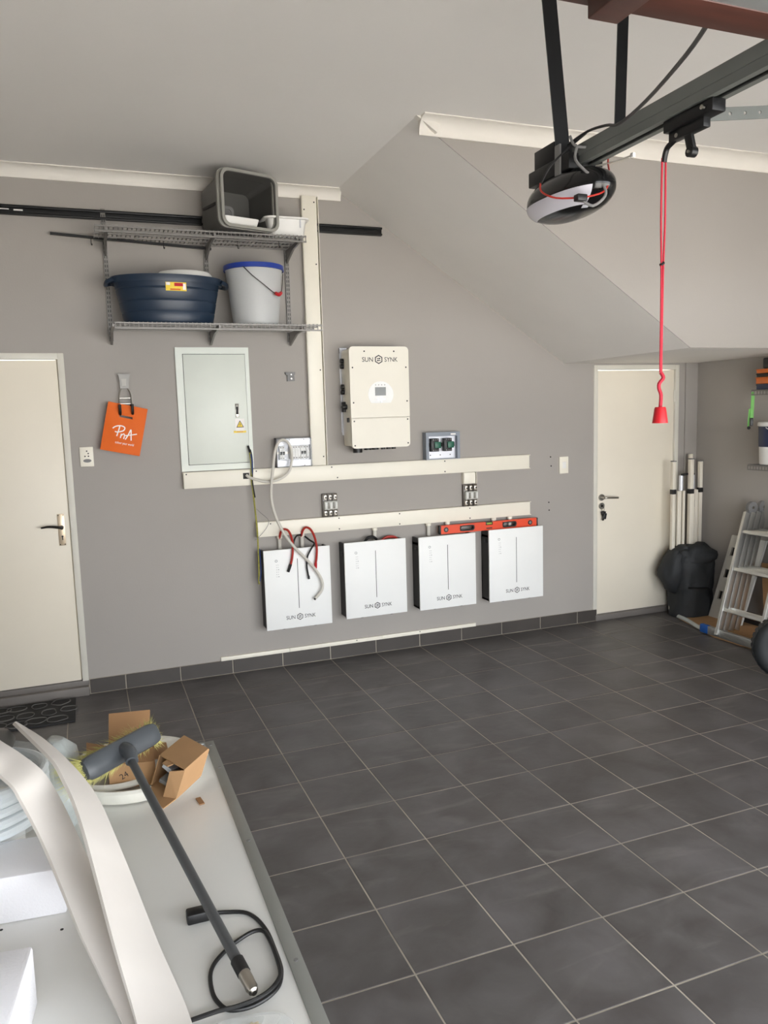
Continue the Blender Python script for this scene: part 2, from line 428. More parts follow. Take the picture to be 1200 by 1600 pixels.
# skirting tiles
bb = struct(G().box((DL1+0.003, -0.006, 0.0), (DR0+0.03, -0.0005, 0.098)).build('baseboard_back', GROUT, smooth=False))
xs = [DL1+0.003]+[k*T for k in range(-2, 9)]+[DR0+0.035]
for a, b in zip(xs, xs[1:]):
    G().box((a+0.004, -0.012, 0.004), (b-0.004, -0.006, 0.096), 0.0012, 1).build('tile', SKIRT, bb, smooth=False)
bb = struct(G().box((XR-0.006, -5.2, 0), (XR-0.0005, -0.02, 0.098)).build('baseboard_right', GROUT, smooth=False))
for k in range(14):
    G().box((XR-0.013, -0.02-(k+1)*T+0.003, 0.004), (XR-0.006, -0.02-k*T-0.003, 0.096)).build('tile', SKIRT, bb, smooth=False)

# doors
def door(name, x0, x1, top, bot, hinge_right):
    d = bpy.data.objects.new(name, None); COL.objects.link(d); d['kind'] = 'structure'; d.location = ((x0+x1)/2, 0, 0)
    fw = 0.038
    g = G()
    for a, b in ((x0, x0+fw), (x1-fw, x1)):
        g.box((a, -0.008, bot), (b, 0.10, top), 0.004)
    g.box((x0+fw-0.003, -0.0079, top-fw), (x1-fw+0.003, 0.0999, top-0.0001), 0.002)
    g.box((x0+fw, 0.05, bot), (x0+fw+0.012, 0.10, top-fw)); g.box((x1-fw-0.012, 0.05, bot), (x1-fw, 0.10, top-fw))
    g.build('frame', FRAME, d)
    G().box((x0+fw+0.004, 0.008, bot+0.006), (x1-fw-0.004, 0.048, top-fw-0.004), 0.002).build('leaf', DOORW, d)
    return d
d1 = door('door_1', DL0, DL1, DLT, 0.09, True)
G().box((DL0, -0.035, 0.0), (DL1-0.002, 0.11, 0.058), 0.003).build('step_tile', STEPM, d1)
G().box((DL0, 0.0, 0.058), (DL1, 0.11, 0.092), 0.003).build('threshold', STEPM, d1)
# lever handle on a champagne back plate
pl_ = G().box((-1.035, 0.002, 0.978), (-0.995, 0.008, 1.178), 0.002).build('handle_plate', BRASS, d1, label='worn champagne metal handle plate')
g = G(); g.cyl((-1.012, 0.004, 1.095), (-1.012, -0.045, 1.095), 0.011); g.tube([(-1.012, -0.04, 1.095), (-1.05, -0.05, 1.104), (-1.09, -0.05, 1.108), (-1.13, -0.042, 1.103)], [0.011]+[0.011-0.0004*k for k in range(12)], n=10, flat=0.6)
g.build('lever', DKMETAL, pl_)
g = G(); g.cyl((-1.013, 0.003, 1.036), (-1.013, -0.001, 1.036), 0.006); g.box((-1.016, -0.001, 1.014), (-1.010, 0.003, 1.036)); g.build('keyhole', BLACK, pl_)
g = G()
for dx in (-1.029, -1.001):
    for z in (0.986, 1.17): g.cyl((dx, 0.003, z), (dx, 0.0, z), 0.0035, n=8)
g.split('screw', DKMETAL, pl_)
G().box((DL1-0.034, -0.012, 1.09), (DL1-0.006, -0.008, 1.13)).build('strike_plate', FRAME, d1)
d2 = door('door_2', DR0, DR1, DRT, 0.045, True)
G().box((DR0+0.02, -0.02, 0.0), (DR1, 0.11, 0.046), 0.003).build('threshold', STEPM, d2)
g = G(); g.cyl((3.04, 0.009, 1.018), (3.04, 0.0, 1.018), 0.027, n=24); g.cyl((3.04, 0, 1.018), (3.04, -0.045, 1.018), 0.009)
g.tube([(3.04, -0.045, 1.018), (3.07, -0.05, 1.018), (3.165, -0.048, 1.012)], 0.008, n=10); g.build('lever_handle', CHROME, d2)
lk = G().cyl((3.04, 0.009, 0.948), (3.04, -0.002, 0.948), 0.026, n=24).build('lock_rose', CHROME, d2)
G().cyl((3.04, -0.002, 0.948), (3.04, -0.006, 0.948), 0.010, n=16).build('lock_barrel', DKMETAL, lk)
g = G()
for z in (1.82, 0.3, 1.05): g.cyl((DR1-0.04, 0.004, z-0.05), (DR1-0.04, 0.004, z+0.05), 0.007, n=10)
g.split('hinge', FRAME, d2)
# vertical pale strip on the wall between door and corner
struct(G().box((3.865, -0.012, 0.1), (3.878, 0.0, SZ)).build('trim_5', WALL, smooth=False))

k = thing('key_bunch', (3.045, -0.02, 0.93), 'small dark bunch of keys hanging from the right door lock', 'keys')
G().tube([(3.043+0.014*math.cos(a*PI/8), -0.012, 0.925+0.018*math.sin(a*PI/8)) for a in range(17)], 0.0018, n=6, sub=1).build('key_ring', CHROME, k)
for i, (dx, tilt) in enumerate(((-0.012, -0.25), (0.0, 0.05), (0.012, 0.3))):
    gg = G(); Mx = Matrix.Translation((3.043+dx, -0.012-0.004*i, 0.905)) @ rot(0, tilt, 0)
    gg.obox(Mx @ Matrix.Translation((0, 0, -0.014)), (0.024, 0.003, 0.03), 0.001); gg.obox(Mx @ Matrix.Translation((0, 0, -0.05)), (0.009, 0.003, 0.05))
    gg.build('key', DKMETAL, k)
G().obox(Matrix.Translation((3.05, -0.026, 0.868)) @ rot(0, 0.2, 0), (0.028, 0.014, 0.05), 0.005).build('fob', BLACK, k)

# ------------------------------------------------------------------ wall electrics
def screws(pts, m, parent, r=0.005, name='screw', y=0.0):
    g = G()
    for x, z in pts: g.cyl((x, y, z), (x, y-0.003, z), r, r*0.8, n=8)
    return g.split(name, m, parent)
# trunking
def trunk(name, lo, hi, label, dirx, group, pts):
    t = thing(name, ((lo[0]+hi[0])/2, 0, lo[1]), label, 'cable trunking', group)
    D = 0.038; x0, z0 = lo; x1, z1 = hi
    g = G()
    if dirx:
        g.box((x0, -0.004, z0), (x1+0.012, -0.0005, z1)); g.box((x0, -D, z0), (x1+0.012, -0.002, z0+0.004)); g.box((x0, -D, z1-0.004), (x1+0.012, -0.002, z1))
    else:
        g.box((x0, -0.004, z0), (x1, -0.0005, z1)); g.box((x0, -D, z0), (x0+0.004, -0.002, z1)); g.box((x1-0.004, -D, z0), (x1, -0.002, z1))
    g.build('channel', CREAM, t)
    l = G()
    if dirx: l.box((x0, -D-0.004, z0+0.002), (x1, -D, z1-0.002), 0.0015)
    else: l.box((x0+0.004, -D-0.004, z0), (x1-0.014, -D, z1), 0.0015)
    l = l.build('lid', CREAM, t)
    if pts: screws(pts, DKMETAL, l, 0.0055, y=-D-0.003)
    return t
trunk('cable_trunking', (-0.258, 1.291), (2.338, 1.397), 'long cream trunking running right under the distribution box and inverter', True, 'cream wall trunking',  # positions read from image pixels on the wall, moved along sight lines to lid depth
      [(-0.24, 1.385), (0.22, 1.383), (0.75, 1.383), (0.79, 1.308), (1.62, 1.383), (1.62, 1.306)])
trunk('cable_trunking', (0.206, 0.932), (2.342, 1.034), 'cream trunking running just above the four batteries', True, 'cream wall trunking',
      [(0.30, 1.02), (0.79, 1.022), (0.79, 0.945), (1.25, 1.02), (1.25, 0.945), (1.82, 1.02), (1.82, 0.945)])
trunk('cable_trunking', (0.610, 1.400), (0.725, 3.19), 'tall vertical cream trunking rising from upper trunking to the cornice', False, 'cream wall trunking',
      [(0.695, 3.15), (0.625, 3.10), (0.695, 2.75), (0.695, 2.05), (0.695, 1.46)])
trunk('cable_trunking', (1.775, 1.205), (1.885, 1.288), 'short cream trunking stub between upper trunking and right fuse block', False, 'cream wall trunking', [])
c = G().box((0.13, -0.045, 1.335), (0.17, -0.0425, 1.375)).build('trunking_cutout', SLOT)
c.parent = [o for o in bpy.data.objects if o.name == 'cable_trunking'][0]
c.location = -c.parent.location
# thin strip on top of the skirting
t = thing('skirting_strip', (0.9, 0, 0.097), 'thin pale plastic strip lying on top of the dark skirting tiles', 'strip')
for a, b in ((-0.079, 0.40), (0.402, 1.10), (1.102, 1.87)):
    G().box((a, -0.016, 0.0975), (b, -0.0005, 0.124), 0.001).build('strip_length', CREAM, t)
screws([(0.9, 0.115), (1.4, 0.115)], DKMETAL, t, 0.005, y=-0.014)

# distribution board
t = thing('distribution_board', (-0.025, 0, 1.40), 'pale grey-green steel distribution board with warning sticker, left of vertical trunking', 'electrical panel')
ox0, ox1, oz0, oz1 = -0.262, 0.212, 1.403, 2.202
ix0, ix1, iz0, iz1 = -0.217, 0.187, 1.442, 2.160
MW = WALLM(0, 0, 0)
g = G(); g.ring([(ox0, oz0), (ox1, oz0), (ox1, oz1), (ox0, oz1)], [(ix0, iz0), (ix1, iz0), (ix1, iz1), (ix0, iz1)], 0.014, MW); g.build('frame', DBM, t, smooth=False)
g = G(); g.box((ix0, -0.006, iz0), (ix1, -0.001, iz1)); g.build('backing', SLOT, t)
dr = G().box((ix0+0.003, -0.018, iz0+0.003), (ix1-0.002, -0.006, iz1-0.003), 0.002).build('door', DBM, t)
lt = G().box((0.105, -0.021, 1.745), (0.129, -0.017, 1.835), 0.003).build('latch', CHROME, dr)
st = G().box((0.100, -0.0192, 1.655), (0.162, -0.018, 1.735)).build('warning_sticker', WHINK, dr)
g = G(); tri = [(0.106, 1.678), (0.157, 1.678), (0.1315, 1.726)]; cxy = (0.1315, 1.694)
# thing > part > sub-part: sticker artwork hangs on the door too
g.prism(tri, 0.0006, WALLM(0, -0.0192, 0)); g.build('warning_triangle', INK, dr)
g = G(); g.prism([(cxy[0]+(x-cxy[0])*0.72, cxy[1]+(z-cxy[1])*0.72) for x, z in tri], 0.0004, WALLM(0, -0.0198, 0)); g.build('warning_triangle_fill', YEL, dr)
g = G(); g.prism([(0.134, 1.712), (0.127, 1.697), (0.131, 1.697), (0.128, 1.682), (0.137, 1.699), (0.1325, 1.699)], 0.0004, WALLM(0, -0.0202, 0)); g.build('lightning_bolt', INK, dr)
G().box((0.088, -0.0190, 1.643), (0.170, -0.018, 1.657)).build('sticker_band', YEL, dr)
text('DANGER', RED, 'sticker_lettering', dr, WALLM(0.13, -0.0192, 1.650), width=0.042, height=0.009)
G().box((0.109, -0.024, 1.765), (0.125, -0.020, 1.815), 0.002).build('latch_slot', SLOT, dr)

# wires hanging from the board
P = [(0.179,-0.040,1.540),(0.183,-0.050,1.489),(0.186,-0.055,1.413),(0.182,-0.060,1.328),(0.191,-0.055,1.218),(0.199,-0.050,1.109),(0.204,-0.055,1.001),(0.203,-0.065,0.914),(0.200,-0.075,0.806),(0.196,-0.085,0.699),(0.192,-0.085,0.620)]  # wires, loop and leads below: image pixels back-projected at assumed depths
t = thing('hanging_wires', (0.185, -0.04, 1.54), 'loose bundle of yellow-green, blue and black wires hanging down left of leftmost battery', 'wires')
G().tube(P, 0.0055, n=7).build('earth_wire', YELG, t, label='yellow-green striped wire')
G().tube([(0.176, -0.030, 1.552), (0.178, -0.042, 1.535), (0.182, -0.052, 1.51)], 0.0075, n=8).build('wire_end', BLACK, t)
P2 = [(x+0.007+0.003*math.sin(i*1.7), y-0.004, z-0.01) for i, (x, y, z) in enumerate(P)]
G().tube(P2[:5], 0.0050, n=7).build('live_wire', BLACK, t, label='black wire')
G().tube([(0.186, -0.052, 1.5), (0.191, -0.06, 1.45), (0.188, -0.062, 1.38), (0.186, -0.062, 1.30)], 0.0045, n=7).build('neutral_wire', BLUEW, t, label='blue wire')
G().tube([(0.209, -0.072, 0.86), (0.210, -0.08, 0.79), (0.208, -0.088, 0.70), (0.197, -0.09, 0.64)], 0.0045, n=7).build('neutral_wire', BLUEW, t, label='blue wire')
G().tube([(0.205, -0.055, 1.13), (0.235, -0.058, 1.10), (0.285, -0.058, 1.045), (0.262, -0.062, 0.99), (0.205, -0.07, 0.935), (0.18, -0.07, 0.92)], 0.0016, n=5).build('thin_wire', GREYP, t)

# big white cable loop
P = [(0.150,-0.050,1.362),(0.169,-0.060,1.345),(0.216,-0.080,1.327),(0.291,-0.090,1.310),(0.377,-0.100,1.332),(0.433,-0.105,1.381),(0.454,-0.105,1.466),(0.444,-0.105,1.544),(0.409,-0.110,1.584),(0.367,-0.120,1.577),(0.335,-0.130,1.515),(0.317,-0.130,1.410),(0.300,-0.120,1.282),(0.300,-0.120,1.174),(0.323,-0.130,1.065),(0.370,-0.150,0.955),(0.431,-0.160,0.863),(0.516,-0.160,0.767),(0.581,-0.160,0.681),(0.613,-0.163,0.611),(0.609,-0.165,0.550),(0.561,-0.165,0.497)]
t = thing('armoured_cable', (0.15, -0.05, 1.36), 'thick grey-white cable looping from upper trunking down across front of leftmost battery', 'cable')
G().tube(P, 0.0095, n=10).build('sheath', WCABLE, t)
G().cyl((0.563, -0.165, 0.501), (0.553, -0.165, 0.488), 0.0075, n=10).build('cut_end', DKMETAL, t)

def lead(name, pts, tip, m, tm, r, label):
    t = thing(name, pts[0], label, 'cable')
    G().tube(pts, r, n=8).build('sheath', m, t)
    if tip: G().tube(tip, r*1.25, n=8).build('tip_sleeve', tm, t)
    return t
lead('battery_lead', [(0.359,-0.035,0.911),(0.365,-0.055,0.957),(0.384,-0.080,0.980),(0.409,-0.100,0.968),(0.422,-0.130,0.918),(0.421,-0.150,0.851),(0.413,-0.152,0.791),(0.402,-0.150,0.748)],
     [(0.402,-0.150,0.748),(0.392,-0.150,0.723),(0.382,-0.148,0.697)], REDWIRE, BLACK, 0.008, 'red cable with black tip hanging over leftmost battery, left one')
lead('battery_lead', [(0.513,-0.035,0.915),(0.519,-0.060,0.958),(0.537,-0.080,0.981),(0.563,-0.100,0.968),(0.580,-0.130,0.922),(0.588,-0.152,0.850),(0.583,-0.152,0.775),(0.577,-0.150,0.740)],
     [(0.577,-0.150,0.740),(0.576,-0.150,0.714),(0.571,-0.148,0.692)], REDWIRE, RED, 0.008, 'red cable with dark red tip hanging over leftmost battery, right one')
lead('battery_lead', [(0.511,-0.045,0.926),(0.474,-0.070,0.927),(0.450,-0.090,0.905),(0.436,-0.100,0.862),(0.436,-0.09,0.835)], None, BLACK, BLACK, 0.006, 'short black cable bending into the top of leftmost battery')
lead('battery_lead', [(0.535,-0.045,0.915),(0.563,-0.070,0.888),(0.580,-0.120,0.872),(0.552,-0.147,0.843),(0.520,-0.152,0.790),(0.513,-0.151,0.724),(0.520,-0.150,0.666),(0.523,-0.150,0.650)],
     [(0.523,-0.150,0.656),(0.525,-0.150,0.634)], BLACK, BLACK, 0.006, 'long black cable hanging over front of leftmost battery')

# conduit stubs above the batteries
for i, (x, zt, lab) in enumerate(((0.361, 0.930, 'grey-white conduit stub above leftmost battery, its left one'), (0.520, 0.930, 'grey-white conduit stub above leftmost battery, its right one'),
                            (1.060, 0.930, 'grey-white conduit stub above second battery from left'), (1.484, 0.930, 'grey-white conduit stub above third battery, left of the level'),
                            (1.640, 0.930, 'grey-white conduit stub behind left end of orange level'), (2.030, 0.930, 'grey-white conduit stub behind right half of level, left one'),
                            (2.170, 0.930, 'grey-white conduit stub behind right half of level, right one'))):
    if i == 0:
        t0 = thing('conduit_stub', (x, -0.024, 0.85), lab, 'conduit', 'conduits above the batteries')
        G().cyl((x, -0.024, 0.838), (x, -0.024, 0.928), 0.0135, n=14).build('pipe', WCABLE, t0)
        G().cyl((x, -0.024, 0.912), (x, -0.024, 0.931), 0.020, n=14).build('collar', CREAM, t0)
    else:
        t = copy_tree(t0); t.location = (x, -0.024, 0.85); t['label'] = lab

# batteries
def logo(parent, cx, y, cz, r, gap, tw, th, m=INK):
    """two words with a hexagon ring and two arrows between them"""
    text('SUN', m, 'brand_lettering', parent, WALLM(cx-gap-tw/2, y, cz), width=tw, height=th, thin=0.004)
    text('SYNK', m, 'brand_lettering', parent, WALLM(cx+gap+tw*0.62, y, cz), width=tw*1.24, height=th, thin=0.004)
    hx = lambda q: [(q*math.sin(PI/3*k), q*math.cos(PI/3*k)) for k in range(6)]
    g = G(); Mx = WALLM(cx, y, cz)
    g.ring(hx(r), hx(r*0.76), 0.0004, Mx)
    for s in (1, -1):
        F = lambda pts: [(s*x*r, s*yy*r) for x, yy in pts]
        g.prism(F([(-0.42, 0.12), (0.12, 0.12), (0.12, 0.0), (0.48, 0.22), (0.12, 0.44), (0.12, 0.30), (-0.42, 0.30)]), 0.0004, Mx)
    g.build('brand_emblem', m, parent, smooth=False)
def battery(x0, x1, z0, z1, label):
    cx = (x0+x1)/2
    t = thing('wall_battery', (cx, 0, z0), label, 'battery', 'white wall batteries under the trunking')
    g = G(); a, b = x0+0.004, x1-0.006
    g.box((a, -0.118, z0+0.008), (a+0.012, -0.001, z1-0.008)); g.box((b-0.012, -0.118, z0+0.008), (b, -0.001, z1-0.008))
    g.box((a, -0.012, z0+0.008), (b, -0.001, z1-0.03)); g.box((a, -0.118, z0+0.008), (b, -0.001, z0+0.022)); g.box((a, -0.118, z1-0.06), (b, -0.001, z1-0.042))
    g.build('case', BATB, t)
    g = G(); g.box((a+0.05, -0.095, z1-0.042), (a+0.13, -0.04, z1-0.018), 0.004); g.box((b-0.15, -0.09, z1-0.042), (b-0.07, -0.035, z1-0.014), 0.006)
    g.split('terminal_block', BLACK, t)
    g = G(); g.box((a-0.003, -0.10, z1-0.10), (a+0.001, -0.05, z1-0.07), 0.001); g.build('side_grip', BLACK, t)
    cv = G().box((x0, -0.132, z0), (x1, -0.118, z1), 0.003).build('front_cover', BATW, t)
    G().box((cx-0.003, -0.1326, z0+0.135), (cx+0.001, -0.1318, z1-0.07)).build('light_strip', INK, cv)
    logo(cv, cx+0.002, -0.1323, z0+0.075, 0.024, 0.034, 0.062, 0.026)
    g = G(); lx = x0+0.085
    g.ring([(lx+0.009*math.cos(a_), z1-0.075+0.009*math.sin(a_)) for a_ in [2*PI*k/16 for k in range(16)]], [(lx+0.006*math.cos(a_), z1-0.075+0.006*math.sin(a_)) for a_ in [2*PI*k/16 for k in range(16)]], 0.0004, WALLM(0, -0.1322, 0))
    for k_ in range(6): g.box((lx-0.001, -0.1326, z1-0.105-0.016*k_), (lx+0.002, -0.132, z1-0.101-0.016*k_)); g.box((lx+0.010, -0.1326, z1-0.105-0.016*k_), (lx+0.013+0.004*(k_ % 3 == 2), -0.132, z1-0.101-0.016*k_))
    g.build('indicator_marks', INKG, cv, smooth=False, kind='stuff')
    g = G()
    for xx in (x0+0.12, x1-0.12): g.box((xx-0.008, -0.125, z0-0.004), (xx+0.008, -0.11, z0+0.001))
    g.split('foot_tab', BLACK, t)
    return t
battery(0.222, 0.686, 0.300, 0.850, 'leftmost of four white wall batteries, with cables hanging over it')
battery(0.791, 1.255, 0.312, 0.854, 'second white wall battery from left, nothing lying on it')
battery(1.357, 1.817, 0.306, 0.846, 'third white wall battery from left, under left end of level')
battery(1.930, 2.400, 0.300, 0.854, 'rightmost white wall battery, under right half of orange level')
for nm, pts, m_, lab in (('looped_lead', [(0.97, -0.05, 0.835), (0.99, -0.07, 0.868), (1.03, -0.07, 0.872), (1.06, -0.06, 0.850)], BLACK, 'black cable curl on top of second battery'),
                    ('looped_lead', [(1.10, -0.055, 0.838), (1.14, -0.06, 0.860), (1.19, -0.065, 0.858), (1.22, -0.06, 0.838)], REDWIRE, 'red cable curl on top of second battery')):
    t = tag(G().tube(pts, 0.010, n=8).build(nm, m_), lab, 'cable')

# spirit level resting on the batteries
t = thing('spirit_level', (1.96, -0.07, 0.8465), 'orange-red spirit level lying across the two right batteries', 'spirit level')
lv0, lv1, lz0, lz1 = 1.548, 2.385, 0.8475, 0.911; yl0, yl1 = -0.083, -0.058
def slot_poly(cx, cz, hw_, hh, n=8):
    out = []
    for k_ in range(n+1): a = -PI/2+PI*k_/n; out.append((cx+hw_-hh+hh*math.cos(a), cz+hh*math.sin(a)))
    for k_ in range(n+1): a = PI/2+PI*k_/n; out.append((cx-hw_+hh+hh*math.cos(a), cz+hh*math.sin(a)))
    return out
cz = (lz0+lz1)/2
# body built in lengths around the two hand holes
g = G()
h1, h2 = (1.775, 0.055), (2.135, 0.055)
for a, b in ((lv0+0.012, h1[0]-0.06), (h1[0]+0.06, h2[0]-0.06), (h2[0]+0.06, lv1-0.012)): g.box((a, yl0, lz0), (b, yl1, lz1))
for cx, hw_ in (h1, h2):
    g.box((cx-0.06, yl0, lz0), (cx+0.06, yl1, cz-0.020)); g.box((cx-0.06, yl0, cz+0.020), (cx+0.06, yl1, lz1))
g.build('body', LVL, t, smooth=False)
for cx, hw_ in (h1, h2):
    o = slot_poly(cx, cz, 0.062, 0.0215); i_ = slot_poly(cx, cz, 0.053, 0.0135)
    G().ring(o, i_, 0.029, WALLM(0, yl1+0.002, 0)).build('hand_hole', BLACK, t)
for x in (lv0+0.052, lv1-0.07):
    v = G().cyl((x, yl0-0.003, cz), (x, yl1+0.003, cz), 0.0185, n=20).build('end_vial', BLACK, t)
    G().cyl((x, yl0-0.004, cz), (x, yl0-0.002, cz), 0.0105, n=16).build('vial_window', GREYP, v)
v = G().box((1.93, yl0-0.002, lz1-0.024), (1.99, yl1+0.002, lz1+0.001), 0.003).build('centre_vial', BLACK, t)
G().box((1.938, yl0-0.003, lz1-0.018), (1.982, yl0-0.001, lz1-0.006)).build('vial_window', LIME, v)
for a, b in ((lv0, lv0+0.013), (lv1-0.013, lv1)): G().box((a, yl0-0.001, lz0-0.0005), (b, yl1+0.001, lz1+0.001), 0.003).build('end_cap', BLACK, t)
G().box((1.935, yl0-0.0006, lz0+0.012), (1.985, yl0+0.001, lz0+0.020)).build('printed_mark', INK, t)

# inverter
t = thing('inverter', (1.067, 0, 1.51), 'cream solar inverter with small screen mounted on the wall', 'inverter')
bx0, bx1, bz0, bz1 = 0.852, 1.283, 1.51, 2.195
g = G(); g.box((0.845, -0.008, 1.62), (0.90, -0.0005, 2.20)); g.box((0.845, -0.02, 2.165), (0.875, -0.0005, 2.20)); g.box((0.848, -0.02, 1.60), (0.87, -0.0005, 1.66)); g.box((0.90, -0.008, 1.62), (1.24, -0.0005, 2.17))
g.build('mounting_bracket', SILV, t)
G().box((bx0+0.004, -0.17, bz0+0.015), (bx1-0.006, -0.008, bz1-0.012), 0.012).build('housing', INVW, t)
fu = G(); seam = 1.716
fu.prism([(x+1.0675, z+(seam+bz1)/2) for x, z in rrect(bx1-bx0, bz1-seam, 0.001)], 0.028, WALLM(0, -0.17, 0))
fu.bm.free(); fu = G()
def halfround(x0, x1, z0, z1, r, top):
    pts = []
    if top:
        pts = [(x0, z0), (x1, z0)]
        for k_ in range(7): a = PI/2*k_/6; pts.append((x1-r+r*math.cos(a), z1-r+r*math.sin(a)))
        for k_ in range(7): a = PI/2+PI/2*k_/6; pts.append((x0+r+r*math.cos(a), z1-r+r*math.sin(a)))
    else:
        pts = [(x1, z1), (x0, z1)]
        for k_ in range(7): a = PI+PI/2*k_/6; pts.append((x0+r+r*math.cos(a), z0+r+r*math.sin(a)))
        for k_ in range(7): a = 1.5*PI+PI/2*k_/6; pts.append((x1-r+r*math.cos(a), z0+r+r*math.sin(a)))
    return pts
fu = G().prism(halfround(bx0, bx1, seam+0.002, bz1, 0.028, True), 0.030, WALLM(0, -0.17, 0)).build('front_panel', INVW, t)
fl = G().prism(halfround(bx0+0.002, bx1-0.001, bz0, seam-0.002, 0.028, False), 0.029, WALLM(0, -0.17, 0)).build('lower_cover', INVW, t)
yf = -0.2002
screws([(0.96, 2.163), (1.175, 2.163), (0.873, 2.055), (1.262, 2.055), (0.873, 1.82), (1.265, 1.825)], DKMETAL, fu, 0.006, y=yf+0.001)
screws([(0.874, 1.695), (1.266, 1.70), (0.874, 1.53), (1.266, 1.535)], DKMETAL, fl, 0.006, y=yf+0.002)
logo(fu, 1.063, yf-0.0003, 2.108, 0.031, 0.042, 0.078, 0.031)
pp = [(0.092*math.cos(a), 0.088*math.sin(a)) for a in [(-0.72+k_*(PI+1.44)/20) for k_ in range(21)]]
cp = G().prism([(x+1.071, z+1.873) for x, z in pp], 0.004, WALLM(0, yf, 0)).build('control_panel', BATW, fu)
G().box((1.029, yf-0.0055, 1.865), (1.107, yf-0.0035, 1.922)).build('screen', LCD, fu)
g = G()
for k_ in range(4): g.cyl((1.034+0.022*k_, yf-0.003, 1.937), (1.034+0.022*k_, yf-0.0055, 1.937), 0.0035, n=8)
g.split('indicator_led', INKG, fu)
g = G()
for x, z in ((1.073, 1.852), (1.049, 1.840), (1.095, 1.840), (1.073, 1.826)): g.cyl((x, yf-0.003, z), (x, yf-0.0065, z), 0.007, n=12)
g.split('button', SILV, fu)
for z in (2.09, 1.915):
    g = G(); g.cyl((bx0+0.006, -0.055, z+0.018), (bx0-0.016, -0.055, z+0.018), 0.017, n=14); g.cyl((bx0+0.006, -0.055, z-0.018), (bx0-0.016, -0.055, z-0.018), 0.017, n=14); g.split('side_plug', BLACK, t)
g = G(); g.box((bx0-0.012, -0.08, 1.76), (bx0+0.006, -0.03, 1.83), 0.004); g.cyl((bx0, -0.11, 1.795), (bx0-0.028, -0.11, 1.795), 0.018, n=14); g.box((bx0-0.034, -0.135, 1.788), (bx0-0.02, -0.085, 1.802), 0.003); g.build('isolator_knob', BLACK, t)
g = G(); g.box((bx0-0.006, -0.15, 1.69), (bx0+0.006, -0.12, 1.72), 0.002); g.build('side_switch', BLACK, t)
G().cyl((0.925, -0.10, bz0+0.02), (0.925, -0.10, 1.478), 0.033, n=20).build('cable_gland', BLACK, t)
for x, r in ((1.00, 0.026), (1.055, 0.026), (1.115, 0.016), (1.155, 0.016), (1.195, 0.016)):
    G().cyl((x, -0.10, bz0+0.02), (x, -0.10, 1.494), r, n=16).build('cable_gland', BLACK, t)

# small clear breaker boxes
t = thing('breaker_box', (0.485, 0, 1.4), 'clear-fronted breaker box behind the white cable loop', 'breaker box', 'small clear-fronted breaker boxes')
x0, x1, z0, z1 = 0.360, 0.606, 1.399, 1.597
g = G(); g.box((x0, -0.012, z0), (x1, -0.0005, z1)); g.box((x0, -0.06, z0), (x0+0.006, -0.01, z1)); g.box((x1-0.006, -0.06, z0), (x1, -0.01, z1)); g.box((x0, -0.06, z1-0.006), (x1, -0.01, z1)); g.box((x0, -0.06, z0), (x1, -0.01, z0+0.006)); g.build('enclosure', GREYP, t, smooth=False)
g = G(); g.box((x0+0.006, -0.05, z0+0.006), (x1-0.006, -0.047, 1.445)); g.box((x0+0.006, -0.05, 1.548), (x1-0.006, -0.047, z1-0.006)); g.box((x0+0.006, -0.02, 1.445), (x1-0.006, -0.014, 1.548)); g.build('inner_plate', SILV, t, smooth=False)
G().box((0.366, -0.028, 1.490), (0.600, -0.020, 1.503)).build('din_rail', BRASST, t)
def module(x, w_, toggle):
    m = G(); m.box((x, -0.052, 1.452), (x+w_-0.001, -0.022, 1.542), 0.001); m.box((x, -0.062, 1.475), (x+w_-0.001, -0.05, 1.518), 0.001)
    m = m.build('circuit_breaker', WHITEP, t)
    if toggle:
        tg_ = G(); tg_.box((x+0.002, -0.064, 1.484), (x+w_-0.003, -0.061, 1.506)); tg_.obox(Matrix.Translation((x+w_/2, -0.067, 1.499)), (w_*0.6, 0.012, 0.012), 0.001); tg_.build('toggle', BLACK, m)
    sc = G()
    for z in (1.461, 1.533): sc.cyl((x+w_/2, -0.051, z), (x+w_/2, -0.053, z), 0.0045, n=8)
    sc.split('terminal_screw', DKMETAL, m)
for x, tg_ in ((0.383, 1), (0.401, 1), (0.455, 0), (0.473, 0), (0.491, 0), (0.509, 0), (0.530, 1), (0.548, 1), (0.570, 0)): module(x, 0.018, tg_)
cv = G().box((x0+0.002, -0.072, z0+0.002), (x1-0.002, -0.069, z1-0.002)).build('clear_cover', CLEARG, t)
screws([(0.45, 1.585), (0.55, 1.585), (0.45, 1.43), (0.55, 1.408)], DKMETAL, cv, 0.004, y=-0.071)

t = thing('breaker_box', (1.596, 0, 1.4), 'grey-framed breaker box with two dark green isolators right of inverter', 'breaker box', 'small clear-fronted breaker boxes')
x0, x1, z0, z1 = 1.462, 1.735, 1.399, 1.597
g = G(); g.ring([(x0, z0), (x1, z0), (x1, z1), (x0, z1)], [(x0+0.022, z0+0.004), (x1-0.022, z0+0.004), (x1-0.022, z1-0.03), (x0+0.022, z1-0.03)], 0.062, WALLM(0, -0.004, 0)); g.build('enclosure', STEELG, t, smooth=False)
G().box((x0+0.02, -0.03, z0+0.004), (x1-0.02, -0.001, z1-0.028)).build('inner_plate', SILV, t, smooth=False)
G().box((x0+0.024, -0.037, 1.490), (x1-0.03, -0.030, 1.520)).build('din_rail', DKMETAL, t)
G().box((1.66, -0.0668, z1-0.022), (1.70, -0.066, z1-0.012)).build('label_plate', WHINK, t)
